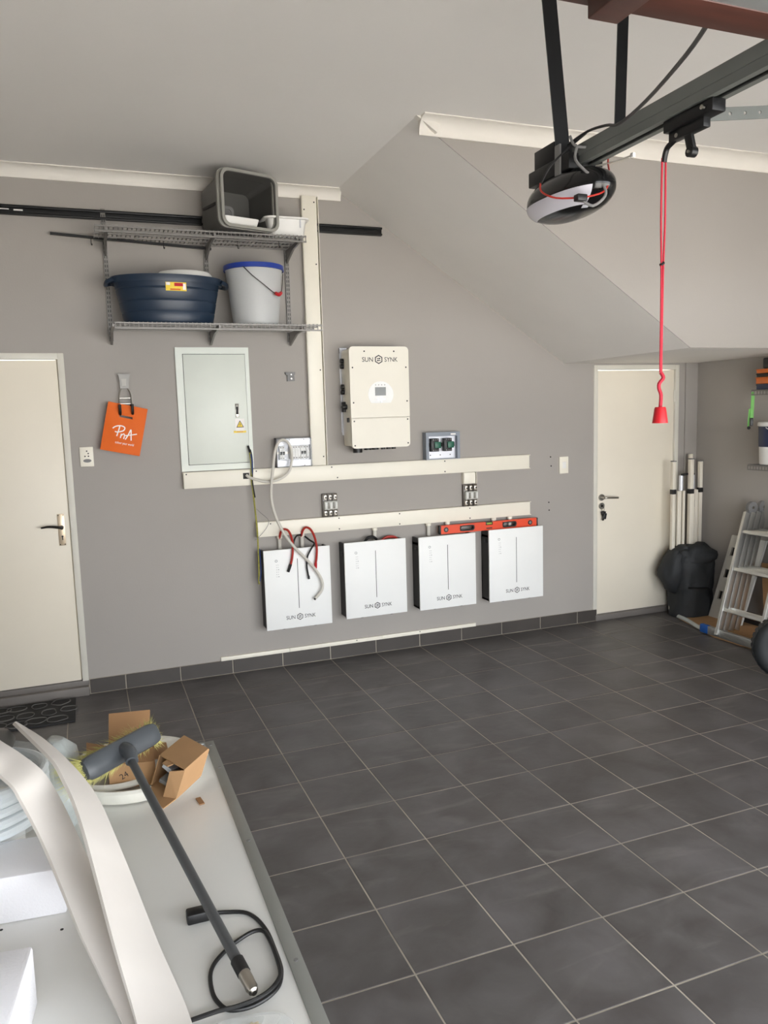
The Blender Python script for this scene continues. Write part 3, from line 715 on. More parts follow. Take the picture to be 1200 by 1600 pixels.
for x in (1.498, 1.602):
    b = G().box((x, -0.078, 1.458), (x+0.062, -0.037, 1.552), 0.002).build('isolator', BLACK, t)
    G().box((x+0.024, -0.090, 1.482), (x+0.072, -0.074, 1.528), 0.002).build('isolator_front', GREENB, b)
    g = G()
    for z in (1.467, 1.543):
        for dx in (0.018, 0.036, 0.052): g.cyl((x+dx, -0.077, z), (x+dx, -0.0795, z), 0.005, n=8)
    g.split('terminal_screw', GREYP, b)
screws([(1.51, 1.43), (1.59, 1.43), (1.67, 1.43)], DKMETAL, t, 0.005, y=-0.029)

# fuse blocks
def fuse(x0, x1, label):
    z0, z1 = 1.035, 1.198
    t = thing('fuse_block', ((x0+x1)/2, 0, z0), label, 'fuse holder', 'fuse blocks above the lower trunking')
    G().box((x0, -0.03, z0), (x1, -0.0005, z1), 0.003).build('base', SMOKE, t)
    fc = G().box((x0+0.006, -0.056, z0+0.052), (x1-0.004, -0.028, z1-0.050), 0.004).build('fuse_carrier', FUSEW, t)
    for i in range(5):
        cx = x0+0.018+(x1-x0-0.034)*i/4
        G().box((cx-0.004, -0.060, z0+0.060), (cx+0.004, -0.055, z1-0.058), 0.001).build('grip_rib', WHITEP if i % 2 == 0 else SMOKE, fc)
    w_ = (x1-x0)/3
    for i in range(3):
        cx = x0+w_*(i+0.5)
        for z in (z0+0.027, z1-0.025):
            o = G().box((cx-w_*0.27, -0.046, z-0.016), (cx+w_*0.27, -0.028, z+0.016), 0.002).build('terminal', BRASST, t)
            G().cyl((cx, -0.045, z), (cx, -0.049, z), 0.0075, n=10).build('terminal_screw', DKMETAL, o)
    for i in (1, 2):
        G().box((x0+w_*i-0.002, -0.05, z0+0.002), (x0+w_*i+0.002, -0.028, z1-0.002)).build('barrier', SMOKE, t)
    return t
fuse(0.678, 0.786, 'smoked fuse block on lower trunking, left one, under vertical trunking')
fuse(1.776, 1.890, 'smoked fuse block on lower trunking, right one, under short stub')

# outlets, hook and clip
t = thing('wall_outlet', (-0.836, 0, 1.465), 'white wall socket plate beside the left door', 'socket')
p = G().box((-0.876, -0.010, 1.465), (-0.796, -0.0005, 1.588), 0.003).build('plate', CREAM, t)
g = G()
for x, z in ((-0.834, 1.562), (-0.846, 1.530), (-0.826, 1.530), (-0.826, 1.547)): g.cyl((x, -0.009, z), (x, -0.0108, z), 0.0045, n=10)
g.split('socket_hole', SLOT, t)
G().prism([(-0.834+0.024*math.cos(2*PI*k_/20), 1.502+0.011*math.sin(2*PI*k_/20)) for k_ in range(20)], 0.003, WALLM(0, -0.009, 0)).build('socket_badge', GREYP, t)
t = thing('light_switch', (2.672, 0, 1.235), 'cream light switch plate on the wall left of right door', 'switch')
G().box((2.632, -0.010, 1.233), (2.714, -0.0005, 1.366), 0.003).build('plate', CREAM, t)
G().box((2.657, -0.014, 1.275), (2.690, -0.009, 1.325), 0.002).build('rocker', WHITEP, t)
t = thing('wall_holes', (2.553, 0, 0.95), 'four small dark drill holes in the wall left of the light switch', 'holes')
screws([(2.555, 1.369), (2.56, 1.298), (2.538, 1.012), (2.541, 0.95)], SLOT, t, 0.006, 'drill_hole')

t = thing('wall_hook', (-0.585, 0, 1.80), 'silver wall hook with wire prongs holding the orange bag', 'hook')
G().prism([(-0.620, 2.035), (-0.545, 2.035), (-0.555, 2.005), (-0.560, 1.945), (-0.610, 1.945), (-0.612, 2.005)], 0.03, WALLM(0, -0.001, 0)).build('hook_body', HOOKM, t)
G().prism([(-0.600, 2.005), (-0.568, 2.005), (-0.572, 1.96), (-0.598, 1.96)], 0.004, WALLM(0, -0.030, 0)).build('hook_badge', BADGE, t)
for s in (-1, 1):
    G().tube([(-0.585+0.018*s, -0.016, 1.95), (-0.585+0.03*s, -0.022, 1.92), (-0.585+0.036*s, -0.026, 1.89), (-0.585+0.036*s, -0.03, 1.85), (-0.585+0.036*s, -0.03, 1.80), (-0.585+0.037*s, -0.06, 1.785), (-0.585+0.037*s, -0.085, 1.80)], 0.004, n=7).build('prong', CHROME, t)
    G().tube([(-0.585+0.036*s, -0.03, 1.845), (-0.585+0.036*s, -0.03, 1.80), (-0.585+0.037*s, -0.06, 1.784), (-0.585+0.037*s, -0.086, 1.802), (-0.585+0.037*s, -0.088, 1.845)], 0.009, n=8).build('prong_grip', BLACK, t)
for z in (1.885, 1.850): G().cyl((-0.620, -0.026, z), (-0.550, -0.026, z), 0.0025, n=6).build('crossbar', CHROME, t)

# orange shopping bag hanging crooked on the hook
t = thing('shopping_bag', (-0.578, -0.05, 1.81), 'orange fabric shopping bag with white lettering hanging crooked on a hook', 'bag', ry=math.radians(13))
BM = Matrix.Translation((0, 0, 0))
bw, bh = 0.236, 0.300
def bagpt(u, v): return (u*bw/2, v)
hole = slot_poly(0.005, -0.035, 0.042, 0.014)
# front and back sheets as grids with the handle slot left open
for nm, yy in (('front_sheet', -0.018), ('back_sheet', 0.012)):
    g = G(); nx, nz = 18, 22; vs = {}
    for a in range(nx+1):
        for b in range(nz+1):
            u = -1+2*a/nx; v = 0.03-(bh+0.0)*b/nz
            puff = (1-u*u)*min(1, max(0, (b-3)/6))*0.012+0.002*math.sin(u*5+v*20)
            vs[a, b] = g.bm.verts.new((u*bw/2, yy-puff if yy < 0 else yy+puff*0.3, v))
    for a in range(nx):
        for b in range(nz):
            u = -1+2*(a+.5)/nx; v = 0.03-bh*(b+.5)/nz
            if abs(u*bw/2-0.003) < 0.036 and -0.047 < v < -0.032: continue
            g.bm.faces.new((vs[a, b], vs[a+1, b], vs[a+1, b+1], vs[a, b+1]))
    o = g.build(nm, ORANGE, t, local=True)
    if yy < 0: front = o
g = G(); g.box((-bw/2, -0.018, -bh+0.028), (bw/2, 0.012, -bh+0.0315)); g.box((-bw/2-0.001, -0.018, -bh+0.03), (-bw/2+0.001, 0.012, 0.028)); g.box((bw/2-0.001, -0.018, -bh+0.03), (bw/2+0.001, 0.012, 0.028)); g.build('gusset', ORANGE, t, local=True)
# brush lettering: P n A as ribbons following the bulged sheet
def ribbon(g, pts, w_):
    P_ = smooth([(x, 0, z) for x, z in pts], 5); L, R = [], []
    for i, p in enumerate(P_):
        d = (P_[min(i+1, len(P_)-1)]-P_[max(i-1, 0)]).normalized(); n_ = Vector((-d.z, 0, d.x))*w_/2
        for lst, q in ((L, p+n_), (R, p-n_)):
            u = q.x/(bw/2); b = (0.03-q.z)/bh*22
            yy = -0.018-((1-u*u)*min(1, max(0, (b-3)/6))*0.012+0.002*math.sin(u*5+q.z*20))-0.0022
            lst.append(g.bm.verts.new((q.x, yy, q.z)))
    for i in range(len(P_)-1): g.bm.faces.new((L[i], L[i+1], R[i+1], R[i]))
g = G()
ribbon(g, [(-0.068, -0.128), (-0.050, -0.112), (-0.020, -0.104), (0.002, -0.112), (-0.004, -0.132), (-0.035, -0.146), (-0.052, -0.145)], 0.007)
ribbon(g, [(-0.028, -0.108), (-0.032, -0.140), (-0.037, -0.172)], 0.007)
ribbon(g, [(-0.012, -0.152), (-0.014, -0.180)], 0.006)
ribbon(g, [(-0.013, -0.166), (0.000, -0.152), (0.008, -0.158), (0.006, -0.182)], 0.006)
ribbon(g, [(0.016, -0.184), (0.030, -0.150), (0.040, -0.118), (0.046, -0.150), (0.052, -0.184)], 0.007)
ribbon(g, [(0.012, -0.160), (0.040, -0.152), (0.080, -0.138)], 0.006)
g.build('brush_lettering', WHINK, t, local=True, smooth=False)
text('colour your world', WHINK, 'slogan_lettering', t, WALLM(0.016, -0.0325, -0.212), width=0.112, height=0.019, thin=0.012, local=True)
t = thing('wall_clip', (0.49, 0, 1.975), 'small grey wall clip left of vertical trunking', 'clip')
G().prism([(0.455, 2.037), (0.524, 2.040), (0.522, 2.022), (0.516, 2.018), (0.519, 1.980), (0.468, 1.978), (0.470, 2.018), (0.460, 2.020)], 0.018, WALLM(0, -0.001, 0)).build('clip_body', GREYP, t)
screws([(0.496, 2.022), (0.496, 1.995)], CHROME, t, 0.006, y=-0.018)

# ------------------------------------------------------------------ wall shelf and rails behind it
t = thing('wall_rail', (-0.3, 0, 2.96), 'long black metal rail fixed to the wall high behind the wire shelf', 'rail')
g = G(); g.box((XL+0.02, -0.010, 2.964), (1.185, -0.0005, 3.022), 0.003); g.box((XL+0.02, -0.026, 3.006), (1.185, -0.008, 3.020), 0.003); g.box((XL+0.02, -0.026, 2.966), (1.185, -0.008, 2.978), 0.003)
g.build('profile', BLKSTEEL, t)
g = G(); g.box((-1.235, -0.0108, 2.994), (-1.16, -0.0098, 2.999)); g.box((-1.135, -0.0108, 2.990), (-1.085, -0.0098, 2.998)); g.split('printed_mark', WHINK, t, smooth=False)
tag(G().bar((-0.945, -0.045, 2.862), (0.0, -0.045, 2.815), 0.018, 0.014).build('flat_bar', BLKSTEEL), 'thin black bar held under the upper wire shelf at its left', 'bar')
sh = thing('wall_shelf', (-0.05, 0, 2.24), 'grey two-tier wire wall shelf with slotted uprights above distribution board', 'shelf')
ups = ((-0.640, 3.03), (-0.030, 3.03), (0.500, 2.93))
for x, zt in ups:
    g = G(); g.box((x-0.014, -0.003, 2.238), (x+0.014, -0.0005, zt)); g.box((x-0.014, -0.015, 2.238), (x-0.011, -0.001, zt)); g.box((x+0.011, -0.015, 2.238), (x+0.014, -0.001, zt)); g.box((x-0.014, -0.0165, 2.238), (x+0.014, -0.0145, zt))
    u = g.build('upright', SHELFM, sh, smooth=False)
    g = G(); z = 2.25
    while z < zt-0.02:
        for dx in (-0.006, 0.006): g.box((x+dx-0.0025, -0.0172, z), (x+dx+0.0025, -0.016, z+0.016))
        z += 0.027
    g.build('slot_row', SLOT, u, smooth=False, kind='stuff')
def wire_shelf(x0, x1, z, d=0.40):
    g = G(); r = 0.0042
    for y, zz in ((-0.02, z), (-0.115, z), (-0.21, z), (-0.305, z), (-d, z), (-d, z-0.030)):
        g.bar((x0, y, zz-0.003), (x1, y, zz-0.003), r*2, r*2)
    n = int((x1-x0)/0.0255)
    for k_ in range(n+1):
        x = x0+0.004+(x1-x0-0.008)*k_/n
        g.bar((x, -0.012, z+0.003), (x, -d, z+0.003), 0.004, 0.004); g.bar((x, -d-0.003, z+0.003), (x, -d-0.003, z-0.032), 0.004, 0.004, up=(0, 1, 0))
    return g.build('wire_shelf', SHELFM, sh, smooth=False, kind='stuff')
wire_shelf(-0.705, 0.53, 2.845); wire_shelf(-0.632, 0.612, 2.308)
for zt in (2.836, 2.299):
    for x, _ in ups:
        Mx = Matrix(((0, 0, 1, x-0.006), (1, 0, 0, 0), (0, 1, 0, 0), (0, 0, 0, 1)))
        G().prism([(-0.0165, zt), (-0.395, zt), (-0.395, zt-0.016), (-0.20, zt-0.030), (-0.0165, zt-0.085)], 0.012, Mx).build('bracket', SHELFM, sh, smooth=False)
# small hooks clipped under the upper shelf
for x, y in ((-0.72, -0.10), (-0.30, -0.10), (0.14, -0.2), (0.38, -0.30)):
    G().tube([(x, y, 2.838), (x, y, 2.80), (x+0.004, y-0.012, 2.792), (x+0.004, y-0.018, 2.80)], 0.0022, n=6).build('clip_hook', DKMETAL, sh)
def rr_ring(cx, cy, w_, h_, r, y, n=5): return [(cx+a, y, cy+b) for a, b in rrect(w_, h_, r, n)]
# two nested bins on their side (opening faces the room)
def bin_(name, cx, cz, w_, h_, y0, y1, label, grp):
    """y0 = mouth, y1 = base; a tapered hollow rounded-square bin lying on its side"""
    t = thing(name, (cx, y0, cz-h_/2), label, 'bin', grp)
    th_ = 0.004; tp = 0.80
    g = G()
    rows = [rr_ring(cx, cz, w_*0.955, h_*0.955, 0.05, y0+0.004), rr_ring(cx, cz-h_*0.02, w_*0.90, h_*0.90, 0.048, y0+(y1-y0)*0.3), rr_ring(cx, cz-h_*0.02, w_*0.885, h_*0.885, 0.048, y0+(y1-y0)*0.31), rr_ring(cx, cz-h_*0.05, w_*tp, h_*tp, 0.045, y1),
            rr_ring(cx, cz-h_*0.05, w_*tp-0.012, h_*tp-0.012, 0.042, y1-0.005), rr_ring(cx, cz, w_*0.955-0.010, h_*0.955-0.010, 0.046, y0+0.004)]
    R_ = [[g.bm.verts.new(p) for p in row] for row in rows]; n = len(R_[0])
    for a, b in list(zip(R_, R_[1:]))+[(R_[-1], R_[0])]:
        if a is R_[3]: continue
        for k_ in range(n): g.bm.faces.new((a[k_], a[(k_+1) % n], b[(k_+1) % n], b[k_]))
    g.bm.faces.new(R_[3]); g.bm.faces.new(R_[4][::-1])
    g.build('body', BINDK, t)
    o = [(cx+a, cz+b) for a, b in rrect(w_, h_, 0.055, 5)]; i_ = [(cx+a, cz+b) for a, b in rrect(w_-0.034, h_-0.034, 0.042, 5)]
    G().ring(o, i_, 0.016, WALLM(0, y0+0.012, 0)).build('rim', BINP, t)
    return t, w_, h_
BP = (0.190, -0.385, 3.035)
def turned(t):
    # everything in this nest is turned together about the mouth of the bins
    t.location = Matrix.Translation(BP) @ rot(0, 0, BYAW) @ (t.location-Vector(BP)); t.rotation_euler = (0, 0, BYAW)
BYAW = math.radians(17)
tb, _, _ = bin_('waste_bin', 0.190, 3.038, 0.385, 0.335, -0.395, -0.105, 'inner grey bin on its side on the upper shelf, its mouth open to room', 'grey bins nested on upper shelf')
tb2, _, _ = bin_('waste_bin', 0.182, 3.039, 0.392, 0.342, -0.366, -0.075, 'outer grey bin on upper shelf, its rim just behind the inner bin', 'grey bins nested on upper shelf')
G().box((-0.003, -0.31, 3.005), (0.006, -0.14, 3.022), 0.002).build('side_rib', SLOT, tb2)
tfc = thing('food_container', (0.14, -0.28, 2.885), 'white shallow container lying inside the grey bin', 'container')
g = G(); rows = []
for sc_, z, in ((0.86, 2.892), (1.0, 2.942), (0.97, 2.942), (0.84, 2.896)):
    rows.append([(0.150+a*sc_, -0.29+b*sc_, z) for a, b in rrect(0.25, 0.14, 0.03)])
g.rings(rows, True, True); g.build('tray', WHITEP, tfc)
tcl = thing('container_lid', (0.09, -0.15, 2.90), 'pale container lid standing upright deep inside the grey bin', 'lid')
G().prism([(0.110+a, 2.975+b) for a, b in rrect(0.14, 0.13, 0.025)], 0.008, WALLM(0, -0.18, 0)).build('panel', GREYP, tcl)
G().ring([(0.110+a, 2.975+b) for a, b in rrect(0.145, 0.135, 0.027)], [(0.110+a, 2.975+b) for a, b in rrect(0.11, 0.10, 0.02)], 0.012, WALLM(0, -0.182, 0)).build('raised_rim', GREYP, tcl)
for q in (tb, tb2, tfc, tcl): turned(q)
# white box to the right of the bins
t = thing('storage_tub', (0.43, -0.21, 2.85), 'white plastic tub on the upper shelf right of the grey bins', 'tub')
g = G(); rows = []
for wx, wy, z in ((0.22, 0.20, 2.853), (0.25, 0.24, 2.965), (0.244, 0.234, 2.965), (0.214, 0.194, 2.857)): rows.append([(0.440+a, -0.20+b, z) for a, b in rrect(wx, wy, 0.04)])
g.rings(rows); g.build('body', WHITEP, t)
g = G(); g.ring([(0.435+a, -0.20+b) for a, b in rrect(0.29, 0.28, 0.05)], [(0.435+a, -0.20+b) for a, b in rrect(0.245, 0.235, 0.04)], 0.010, Matrix.Translation((0, 0, 2.963))); g.build('rim', WHITEP, t)
G().box((0.515, -0.326, 2.915), (0.521, -0.314, 2.962)).build('rib', SILV, t)

# navy oval tub
t = thing('laundry_tub', (-0.30, -0.22, 2.312), 'navy blue oval plastic tub on the lower shelf', 'tub')
prof = [(0, 2.3125), (0.80, 2.3125), (0.835, 2.325), (0.872, 2.375), (0.866, 2.379), (0.866, 2.383), (0.878, 2.387), (0.912, 2.44), (0.904, 2.444), (0.904, 2.448), (0.918, 2.452), (0.958, 2.51), (0.95, 2.514), (0.95, 2.518), (0.965, 2.522), (0.985, 2.552), (1.04, 2.548), (1.052, 2.556), (1.048, 2.588), (0.985, 2.588), (0.975, 2.57), (0.80, 2.33), (0, 2.325)]
G().lathe([(r*0.315, z) for r, z in prof], (-0.305, -0.215, 0), n=48, sx=1, sy=0.62).build('body', NAVY, t, ang=28)
for s in (-1, 1):
    cx = -0.305+s*0.325
    G().tube([(cx-0.012*s, -0.215-0.085, 2.568), (cx+0.022*s, -0.215-0.06, 2.556), (cx+0.030*s, -0.215, 2.546), (cx+0.022*s, -0.215+0.06, 2.556), (cx-0.012*s, -0.215+0.085, 2.568)], 0.012, n=8).build('handle', NAVY, t)
def tubpt(x, z, off=0.0015):
    f = 0.315*(0.918+(z-2.452)/(2.510-2.452)*0.040); xx = (x+0.305)/f
    return (x, -0.215-0.62*f*math.sqrt(max(0, 1-xx*xx))-off, z)
def tubpatch(nm, x0, x1, z0, z1, m, off):
    g = G(); n = 6; a = [g.bm.verts.new(tubpt(x0+(x1-x0)*k_/n, z0, off+0.004)) for k_ in range(n+1)]; b = [g.bm.verts.new(tubpt(x0+(x1-x0)*k_/n, z1, off)) for k_ in range(n+1)]
    for k_ in range(n): g.bm.faces.new((a[k_], a[k_+1], b[k_+1], b[k_]))
    return g.build(nm, m, t, smooth=False)
tubpatch('sticker', -0.335, -0.215, 2.493, 2.542, YEL, 0.003)
tubpatch('sticker_red_patch', -0.285, -0.235, 2.519, 2.538, RED, 0.0045)
tubpatch('sticker_white_patch', -0.236, -0.219, 2.500, 2.535, WHINK, 0.0041)
tubpatch('sticker_white_patch', -0.332, -0.310, 2.524, 2.540, WHINK, 0.0043)
tubpatch('sticker_orange_patch', -0.31, -0.25, 2.497, 2.511, OR2, 0.0043)
t = thing('washing_basin', (-0.165, -0.2, 2.58), 'white plastic basin nested upside down in the navy tub', 'basin')
g = G(); g.lathe([(0.0, 2.648), (0.115, 2.647), (0.15, 2.640), (0.165, 2.625), (0.172, 2.600), (0.18, 2.598), (0.18, 2.592), (0.165, 2.594), (0.155, 2.62), (0.0, 2.636)], (-0.195, -0.19, -0.006), n=40, sy=0.75); g.build('body', WHITEP, t)
# clear bucket with blue lid
t = thing('bucket', (0.235, -0.21, 2.312), 'translucent bucket with blue lid and wire handle on lower shelf', 'bucket')
bc = (0.232, -0.21)
G().lathe([(0.0, 2.3125), (0.138, 2.3125), (0.142, 2.32), (0.178, 2.655), (0.182, 2.66), (0.178, 2.664), (0.174, 2.66), (0.138, 2.325), (0.0, 2.322)], (*bc, 0), n=40).build('body', CLEARP, t)
G().lathe([(0.0, 2.678), (0.165, 2.676), (0.176, 2.682), (0.189, 2.682), (0.190, 2.655), (0.184, 2.652), (0.182, 2.666), (0.0, 2.667)], (*bc, 0), n=40).build('lid', BLUE, t)
bh_ = G().tube([(bc[0]-0.10, bc[1]-0.165, 2.655), (bc[0]-0.05, bc[1]-0.186, 2.60), (bc[0]+0.02, bc[1]-0.19, 2.545), (bc[0]+0.09, bc[1]-0.165, 2.50), (bc[0]+0.14, bc[1]-0.12, 2.505), (bc[0]+0.180, bc[1]-0.03, 2.64)], 0.003, n=6).build('handle', DKMETAL, t)
G().tube([(bc[0]+0.095, bc[1]-0.165, 2.50), (bc[0]+0.12, bc[1]-0.145, 2.495), (bc[0]+0.142, bc[1]-0.115, 2.51)], 0.011, n=8).build('handle_grip', RED, bh_)

# ------------------------------------------------------------------ garage door opener
RX = 0.71
t = thing('rail_opener', (RX, -2.95, 2.35), 'black overhead garage door opener hanging at the end of its rail', 'door opener')
def supell(g, c, R, e=0.8, u0=0, u1=2*PI, v0=-PI/2, v1=PI/2, nu=40, nv=20, grow=0.0, T_=None):
    T_ = T_ or Matrix.Identity(4); f = lambda x, p: math.copysign(abs(x)**p, x)
    vs = [[g.bm.verts.new(T_ @ Vector(((R[0]+grow)*f(math.cos(v), e)*f(math.cos(u), e), (R[1]+grow)*f(math.cos(v), e)*f(math.sin(u), e), (R[2]+grow)*f(math.sin(v), 0.9)))) for u in [u0+(u1-u0)*a/nu for a in range(nu+1)]] for v in [v0+(v1-v0)*b/nv for b in range(nv+1)]]
    for b in range(nv):
        for a in range(nu):
            try: g.bm.faces.new((vs[b][a], vs[b][a+1], vs[b+1][a+1], vs[b+1][a]))
            except Exception: pass
    bmesh.ops.remove_doubles(g.bm, verts=g.bm.verts, dist=1e-5)
T_ = Matrix.Translation((RX-0.005, -2.955, 2.428)) @ rot(0.02, 0, 0)
g = G(); supell(g, None, (0.092, 0.205, 0.074), 0.88, T_=T_); g.build('motor_housing', BLKGLOSS, t)
g = G(); supell(g, None, (0.092, 0.205, 0.074), 0.88, u0=PI*0.62, u1=PI*1.36, v0=-0.80, v1=-0.10, nu=24, nv=8, grow=0.0016, T_=T_); g.build('lamp_lens', LENS, t)
g = G(); supell(g, None, (0.092, 0.205, 0.074), 0.88, u0=PI*1.33, u1=PI*1.42, v0=-0.95, v1=-0.82, nu=6, nv=3, grow=0.002, T_=T_); g.build('rating_sticker', SILV, t)
g = G(); g.box((RX-0.065, -3.04, 2.49), (RX+0.065, -2.80, 2.540), 0.004); g.box((RX-0.06, -2.95, 2.540), (RX+0.03, -2.83, 2.60), 0.003); g.build('chassis', BLKSTEEL, t)
g = G(); g.box((RX-0.072, -3.00, 2.455), (RX-0.066, -2.972, 2.575)); g.build('side_plate', GREYP, t)
# rail: channel with a dark slot underneath
rl = thing('opener_rail', (RX, -4.2, 2.5), 'grey steel opener rail running from the motor towards the garage door', 'rail')
g = G(); ry0, ry1 = -5.3, -3.0
for lo, hi in (((RX-0.026, ry0, 2.505), (RX-0.022, ry1, 2.565)), ((RX+0.022, ry0, 2.505), (RX+0.026, ry1, 2.565)), ((RX-0.026, ry0, 2.561), (RX+0.026, ry1, 2.565)), ((RX-0.030, ry0, 2.503), (RX-0.010, ry1, 2.507)), ((RX+0.010, ry0, 2.503), (RX+0.030, ry1, 2.507)), ((RX-0.0285, ry0, 2.530), (RX-0.026, ry1, 2.545))): g.box(lo, hi)
g.build('channel', RAILM, rl, smooth=False)
G().box((RX-0.010, ry0, 2.515), (RX+0.010, ry1, 2.53)).build('drive_belt', BLACK, rl)
# trolley with lever and stub arm
tr = thing('opener_trolley', (RX, -3.5, 2.5), 'black trolley with release lever clipped under the opener rail', 'trolley')
g = G(); g.box((RX-0.022, -3.60, 2.470), (RX+0.022, -3.42, 2.502), 0.003); g.box((RX-0.012, -3.56, 2.445), (RX+0.012, -3.43, 2.475), 0.003); g.build('carriage', BLKSTEEL, tr)
G().tube([(RX, -3.455, 2.465), (RX, -3.44, 2.45), (RX, -3.415, 2.44), (RX, -3.405, 2.425), (RX, -3.40, 2.405)], 0.011, n=8, flat=0.7).build('release_lever', BLKSTEEL, tr)
g = G(); g.bar((RX-0.004, -3.49, 2.475), (RX+0.008, -3.50, 2.40), 0.026, 0.012, up=(1, 0, 0), bev=0.003); g.cyl((RX-0.004, -3.50, 2.402), (RX+0.016, -3.50, 2.402), 0.014, n=12); g.build('stub_arm', BLKSTEEL, tr)
g = G(); g.cyl((RX-0.013, -3.46, 2.455), (RX+0.013, -3.46, 2.455), 0.006, n=8); g.cyl((RX-0.008, -3.50, 2.402), (RX+0.02, -3.50, 2.402), 0.004, n=8); g.cyl((RX-0.03, -3.57, 2.486), (RX+0.024, -3.57, 2.486), 0.006, n=8); g.split('pivot_pin', CHROME, tr)
# emergency cord
t = thing('release_cord', (RX, -3.4, 1.69), 'red emergency release cord with red bell-shaped handle', 'cord')
for s in (-1, 1): G().tube([(RX+0.006*s, -3.40, 2.415), (RX+0.007*s, -3.40, 2.25), (RX+0.003*s, -3.40, 2.10), (RX+0.002*s, -3.40, 1.83)], 0.003, n=6).build('strand', REDCORD, t)
G().tube([(RX, -3.40, 1.83), (RX+0.005, -3.405, 1.815), (RX-0.004, -3.40, 1.80), (RX-0.003, -3.397, 1.785), (RX+0.002, -3.40, 1.765), (RX, -3.40, 1.73)], 0.0052, n=8).build('knot', REDCORD, t)
G().lathe([(0, 1.732), (0.014, 1.732), (0.016, 1.728), (0.0215, 1.690), (0.022, 1.686), (0.018, 1.686), (0.012, 1.715), (0, 1.715)], (RX, -3.40, 0), n=20).build('handle', RED, t)
g = G(); g.cyl((RX+0.004, -3.40, 2.135), (RX-0.006, -3.40, 2.128), 0.005, n=8); g.build('join', BLACK, t)
# hanger straps up to the ceiling
def strap(p0, p1, label, w_=0.045):
    t = thing('hanger_strap', p0, label, 'strap', 'straps holding up the opener')
    d = (Vector(p1)-Vector(p0)).normalized()
    G().bar(p0, p1, 0.008, w_, up=(0.94, -0.34, 0)).build('flat_bar', BLKSTEEL, t)
    G().box((p1[0]-0.05, p1[1]-0.03, CZ-0.006), (p1[0]+0.05, p1[1]+0.03, CZ-0.0005)).build('ceiling_plate', BLKSTEEL, t)
    G().cyl((p0[0]-0.012, p0[1]-0.01, p0[2]+0.02), (p0[0]+0.012, p0[1]+0.01, p0[2]+0.02), 0.008, n=8).build('bolt', CHROME, t)
strap((0.685, -2.96, 2.50), (0.60, -2.96, CZ-0.004), 'left black hanger strap from motor head to ceiling')
strap((0.745, -3.16, 2.555), (0.765, -3.16, CZ-0.004), 'right black hanger strap from opener rail to ceiling', 0.032)
# wiring of the opener
t = thing('opener_wiring', (RX-0.1, -3.0, 2.5), 'loose grey, red and black wires dangling over front of opener', 'wires')
yy = -3.04
G().tube([(RX-0.06, yy, 2.585), (RX-0.055, yy-0.03, 2.545), (RX+0.03, yy-0.04, 2.55), (RX+0.06, yy-0.03, 2.545)], 0.0045, n=7).build('cable', GREYP, t)
G().tube([(RX-0.055, yy-0.03, 2.545), (RX-0.075, yy-0.05, 2.50), (RX-0.055, yy-0.08, 2.455), (RX-0.02, yy-0.115, 2.41), (RX-0.02, yy-0.125, 2.375), (RX-0.06, yy-0.12, 2.345), (RX-0.085, yy-0.10, 2.365)], 0.0045, n=7).build('cable', GREYP, t)
G().tube([(RX+0.06, yy-0.03, 2.55), (RX+0.04, yy-0.06, 2.49), (RX+0.015, yy-0.10, 2.44), (RX-0.02, yy-0.12, 2.39), (RX-0.085, yy-0.11, 2.37)], 0.003, n=6).build('red_wire', REDWIRE, t)
G().tube([(RX-0.15, yy+0.03, 2.445), (RX-0.165, yy, 2.41), (RX-0.145, yy-0.05, 2.38), (RX-0.09, yy-0.10, 2.372)], 0.003, n=6).build('red_wire', REDWIRE, t)
G().tube([(RX+0.0, yy, 2.60), (RX-0.09, yy, 2.53), (RX-0.14, yy, 2.48), (RX-0.15, yy+0.03, 2.44)], 0.0035, n=6).build('black_wire', BLACK, t)
g = G(); g.box((RX-0.11, yy-0.115, 2.360), (RX-0.075, yy-0.09, 2.38), 0.003); g.build('connector', BLACK, t)
g = G(); g.box((RX+0.043, -3.214, 2.480), (RX+0.054, -3.20, 2.494), 0.002); g.build('white_plug', WHITEP, t)
G().tube([(RX+0.03, -3.05, 2.50), (RX+0.045, -3.12, 2.492), (RX+0.05, -3.2, 2.488)], 0.003, n=6).build('white_wire', WCABLE, t)
# power cable sagging from the raised door to the motor
tag(G().tube([(0.085, -4.23, 2.312), (0.20, -4.05, 2.35), (0.36, -3.75, 2.40), (0.52, -3.45, 2.47), (0.63, -3.25, 2.545), (0.66, -3.12, 2.575), (0.67, -3.0, 2.575)], 0.0042, n=8).build('black_cable', BLACK),
    'thin black cable sagging between the raised door and the opener motor', 'cable')
# perforated strap
t = thing('perforated_strap', (0.73, -3.47, 2.49), 'perforated galvanised steel strap running right from the opener rail', 'strap')
a = Vector((0.715, -3.50, 2.494)); b = Vector((2.2, -3.75, 2.62)); d = (b-a).normalized(); nrm = Vector((0, -1, 0)); up = Vector((0, 0, 1)); L_ = (b-a).length
g = G(); hw_ = 0.0165; pitch = 0.045; hr = 0.0048
def SP(u, v, k_=0.0): p = a+d*u+up*v+nrm*k_; return p
u = 0.0; n = 0
while u < L_-pitch:
    c = u+pitch/2
    # plate cell with a round hole
    hp = pitch/2
    outer_ = [(c+hp, 0), (c+hp, hw_), (c, hw_), (c-hp, hw_), (c-hp, 0), (c-hp, -hw_), (c, -hw_), (c+hp, -hw_)]
    hole_ = [(c+hr*math.cos(PI/4*q), hr*math.sin(PI/4*q)) for q in range(8)]
    for q in range(8):
        r_ = (q+1) % 8
        g.bm.faces.new([g.bm.verts.new(SP(*p)) for p in (outer_[q], outer_[r_], hole_[r_], hole_[q])])
    u += pitch
bmesh.ops.remove_doubles(g.bm, verts=g.bm.verts, dist=1e-5)
bmesh.ops.solidify(g.bm, geom=g.bm.faces[:], thickness=0.003)
